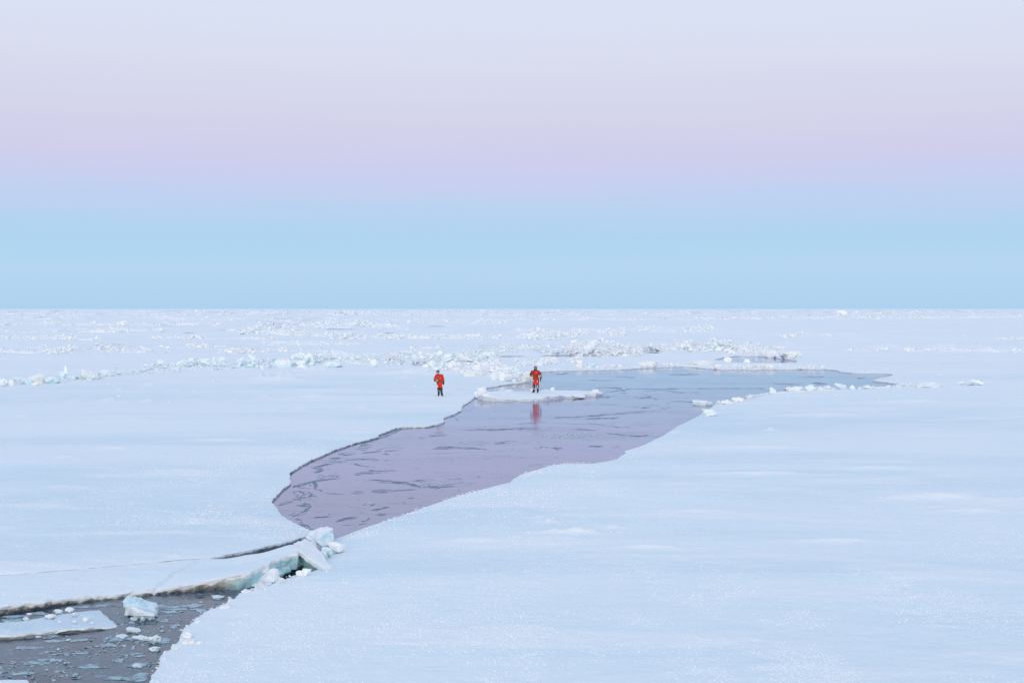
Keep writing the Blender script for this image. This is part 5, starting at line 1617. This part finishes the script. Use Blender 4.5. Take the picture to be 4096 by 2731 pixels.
glove("glove", (-.13, -.225, 1.075), (1, -.25, -.1), (0, .4, -1), BLACK, p1, .5, 1.15, -1)
glove("glove", (.39, -.04, .985), (.05, -.12, -1), (-.3, -1, 0), BLACK, p1, .35, 1.2, 1)
ring("wrist_band", (-.10, -.25, 1.07), .052, .052, .05, LIME, p1)
tube("cuff", [(.377, -.015, 1.07), (.384, -.035, 1.00), (.388, -.04, .95)], .066, BLACK, p1)
tube("cuff", [(-.225, -.12, 1.11), (-.17, -.19, 1.08), (-.12, -.225, 1.07)], .066, BLACK, p1)
# held gear
bm = bmesh.new(); bmesh.ops.create_cube(bm, size=1); bmesh.ops.scale(bm, vec=(.075, .05, .11), verts=bm.verts)
bmesh.ops.bevel(bm, geom=list(bm.edges), offset=.015, segments=2, affect='EDGES')
me = bpy.data.meshes.new("handheld_radio"); bm.to_mesh(me); bm.free(); me.materials.append(GREYP)
o = link("handheld_device", me, label="pale grey device held against the belly of the helmeted person", cat="device", loc=(x1 - .02, y1 - .29, z1 + 1.125)); o.rotation_euler = (0, .3, 0)

# the person on the floe: grey hood, beard, one hand raised
x2, y2 = (float(v) for v in P(2142, 1571, FZ))
z2 = FZ
hx = .01
J = joints(hx, (.0, -.02, 1.70), (.03, 0, .95), (-.085, 0, .87), (.125, 0, .87), (-.115, 0, .10), (.165, 0, .10), (-.235, 0, 1.46), (.235, 0, 1.45), (-.345, -.05, 1.22), (.385, .03, 1.17), (-.265, -.25, 1.19), (.355, -.03, .98), 0)
S2 = suit_mat("red_suit_black_panels", (0.80, 0.035, 0.006), (0.012, 0.014, 0.022), (0.012, 0.016, 0.02), (.27, .575, 1.56), side=(.02, .125, .73, 1.06, .285))
p2 = person((x2, y2, z2), 0, "bearded person in a red suit with black panels and grey hood standing on the floe", J, S2)
p2.scale = (1.06, 1.06, 1.06)
hc = Vector((0, -.02, 1.715))
ball("hood", hc + Vector((0, .01, -.01)), (.118, .132, .15), GREY, p2, cutf=lambda c: c.y < -.62 and c.z < .45 and c.z > -.55)
ball("hood_collar", (0, -.02, 1.565), (.125, .12, .075), GREY, p2, cutf=lambda c: c.z > .75)
ball("beard", (-.01, -.098, 1.625), (.06, .035, .05), BEARD, p2, lump=.1)
ball("nose", (-.015, -.135, 1.69), (.015, .022, .02), SKIN, p2)
for sx_ in (-.033, .028):
    ball("eye", (sx_, -.118, 1.725), (.011, .008, .008), BLACK, p2)
patch("mouth", (-.012, -.132, 1.65), .04, .008, SKIN, p2)
ring("belt", (.03, -.005, 1.04), .185, .18, .035, BLACK, p2, .02)
patch("belt_buckle", (.0, -.20, 1.17), .05, .03, GREYP, p2)
tube("harness_strap", [(-.17, -.08, 1.53), (-.165, -.155, 1.42), (-.145, -.185, 1.30), (-.09, -.20, 1.20), (0, -.205, 1.17)], .026, BLACK, p2, .5)
tube("harness_strap", [(.19, -.08, 1.53), (.185, -.155, 1.42), (.17, -.185, 1.30), (.10, -.20, 1.20), (0, -.205, 1.17)], .026, BLACK, p2, .5)
patch("chest_patch", (.085, -.185, 1.345), .12, .05, REDP, p2)
patch("chest_emblem", (.10, -.182, 1.425), .022, .06, WHITE, p2)
ball("valve", (-.14, -.165, 1.42), (.025, .012, .025), BLACK, p2)
patch("reflective_patch", (-.165, -.115, .845), .05, .15, REFL, p2, -.2)
patch("reflective_patch", (.135, -.125, .835), .05, .15, REFL, p2, .1)
patch("reflective_patch", (.37, -.075, 1.20), .05, .13, REFL, p2, .2)
ring("reflective_band", (-.105, -.012, .295), .088, .09, .045, REFL, p2, -.25)
ring("reflective_band", (.158, -.012, .315), .088, .09, .03, REFL, p2, .05)
patch("knee_patch", (.14, -.13, .46), .07, .13, WHITE, p2, .3)
patch("knee_patch", (-.13, -.125, .44), .03, .07, WHITE, p2, -.3)
boot("boot", (-.115, 0, .10), -.9, p2)
boot("boot", (.165, 0, .10), -.35, p2)
glove("glove", (-.272, -.25, 1.19), (.5, -.7, .15), (.2, .3, 1), TAN, p2, .6, 1.15, 1)
glove("glove", (.355, -.03, .965), (-.02, -.1, -1), (-.4, -1, 0), TAN, p2, .3, 1.2, 1)
tube("cuff", [(.363, -.015, 1.03), (.356, -.03, .99), (.354, -.032, .95)], .060, BLACK, p2)
tube("cuff", [(-.30, -.18, 1.205), (-.275, -.235, 1.195), (-.262, -.26, 1.19)], .060, BLACK, p2)
patch("white_cuff_mark", (-.335, -.20, 1.235), .05, .03, WHITE, p2)
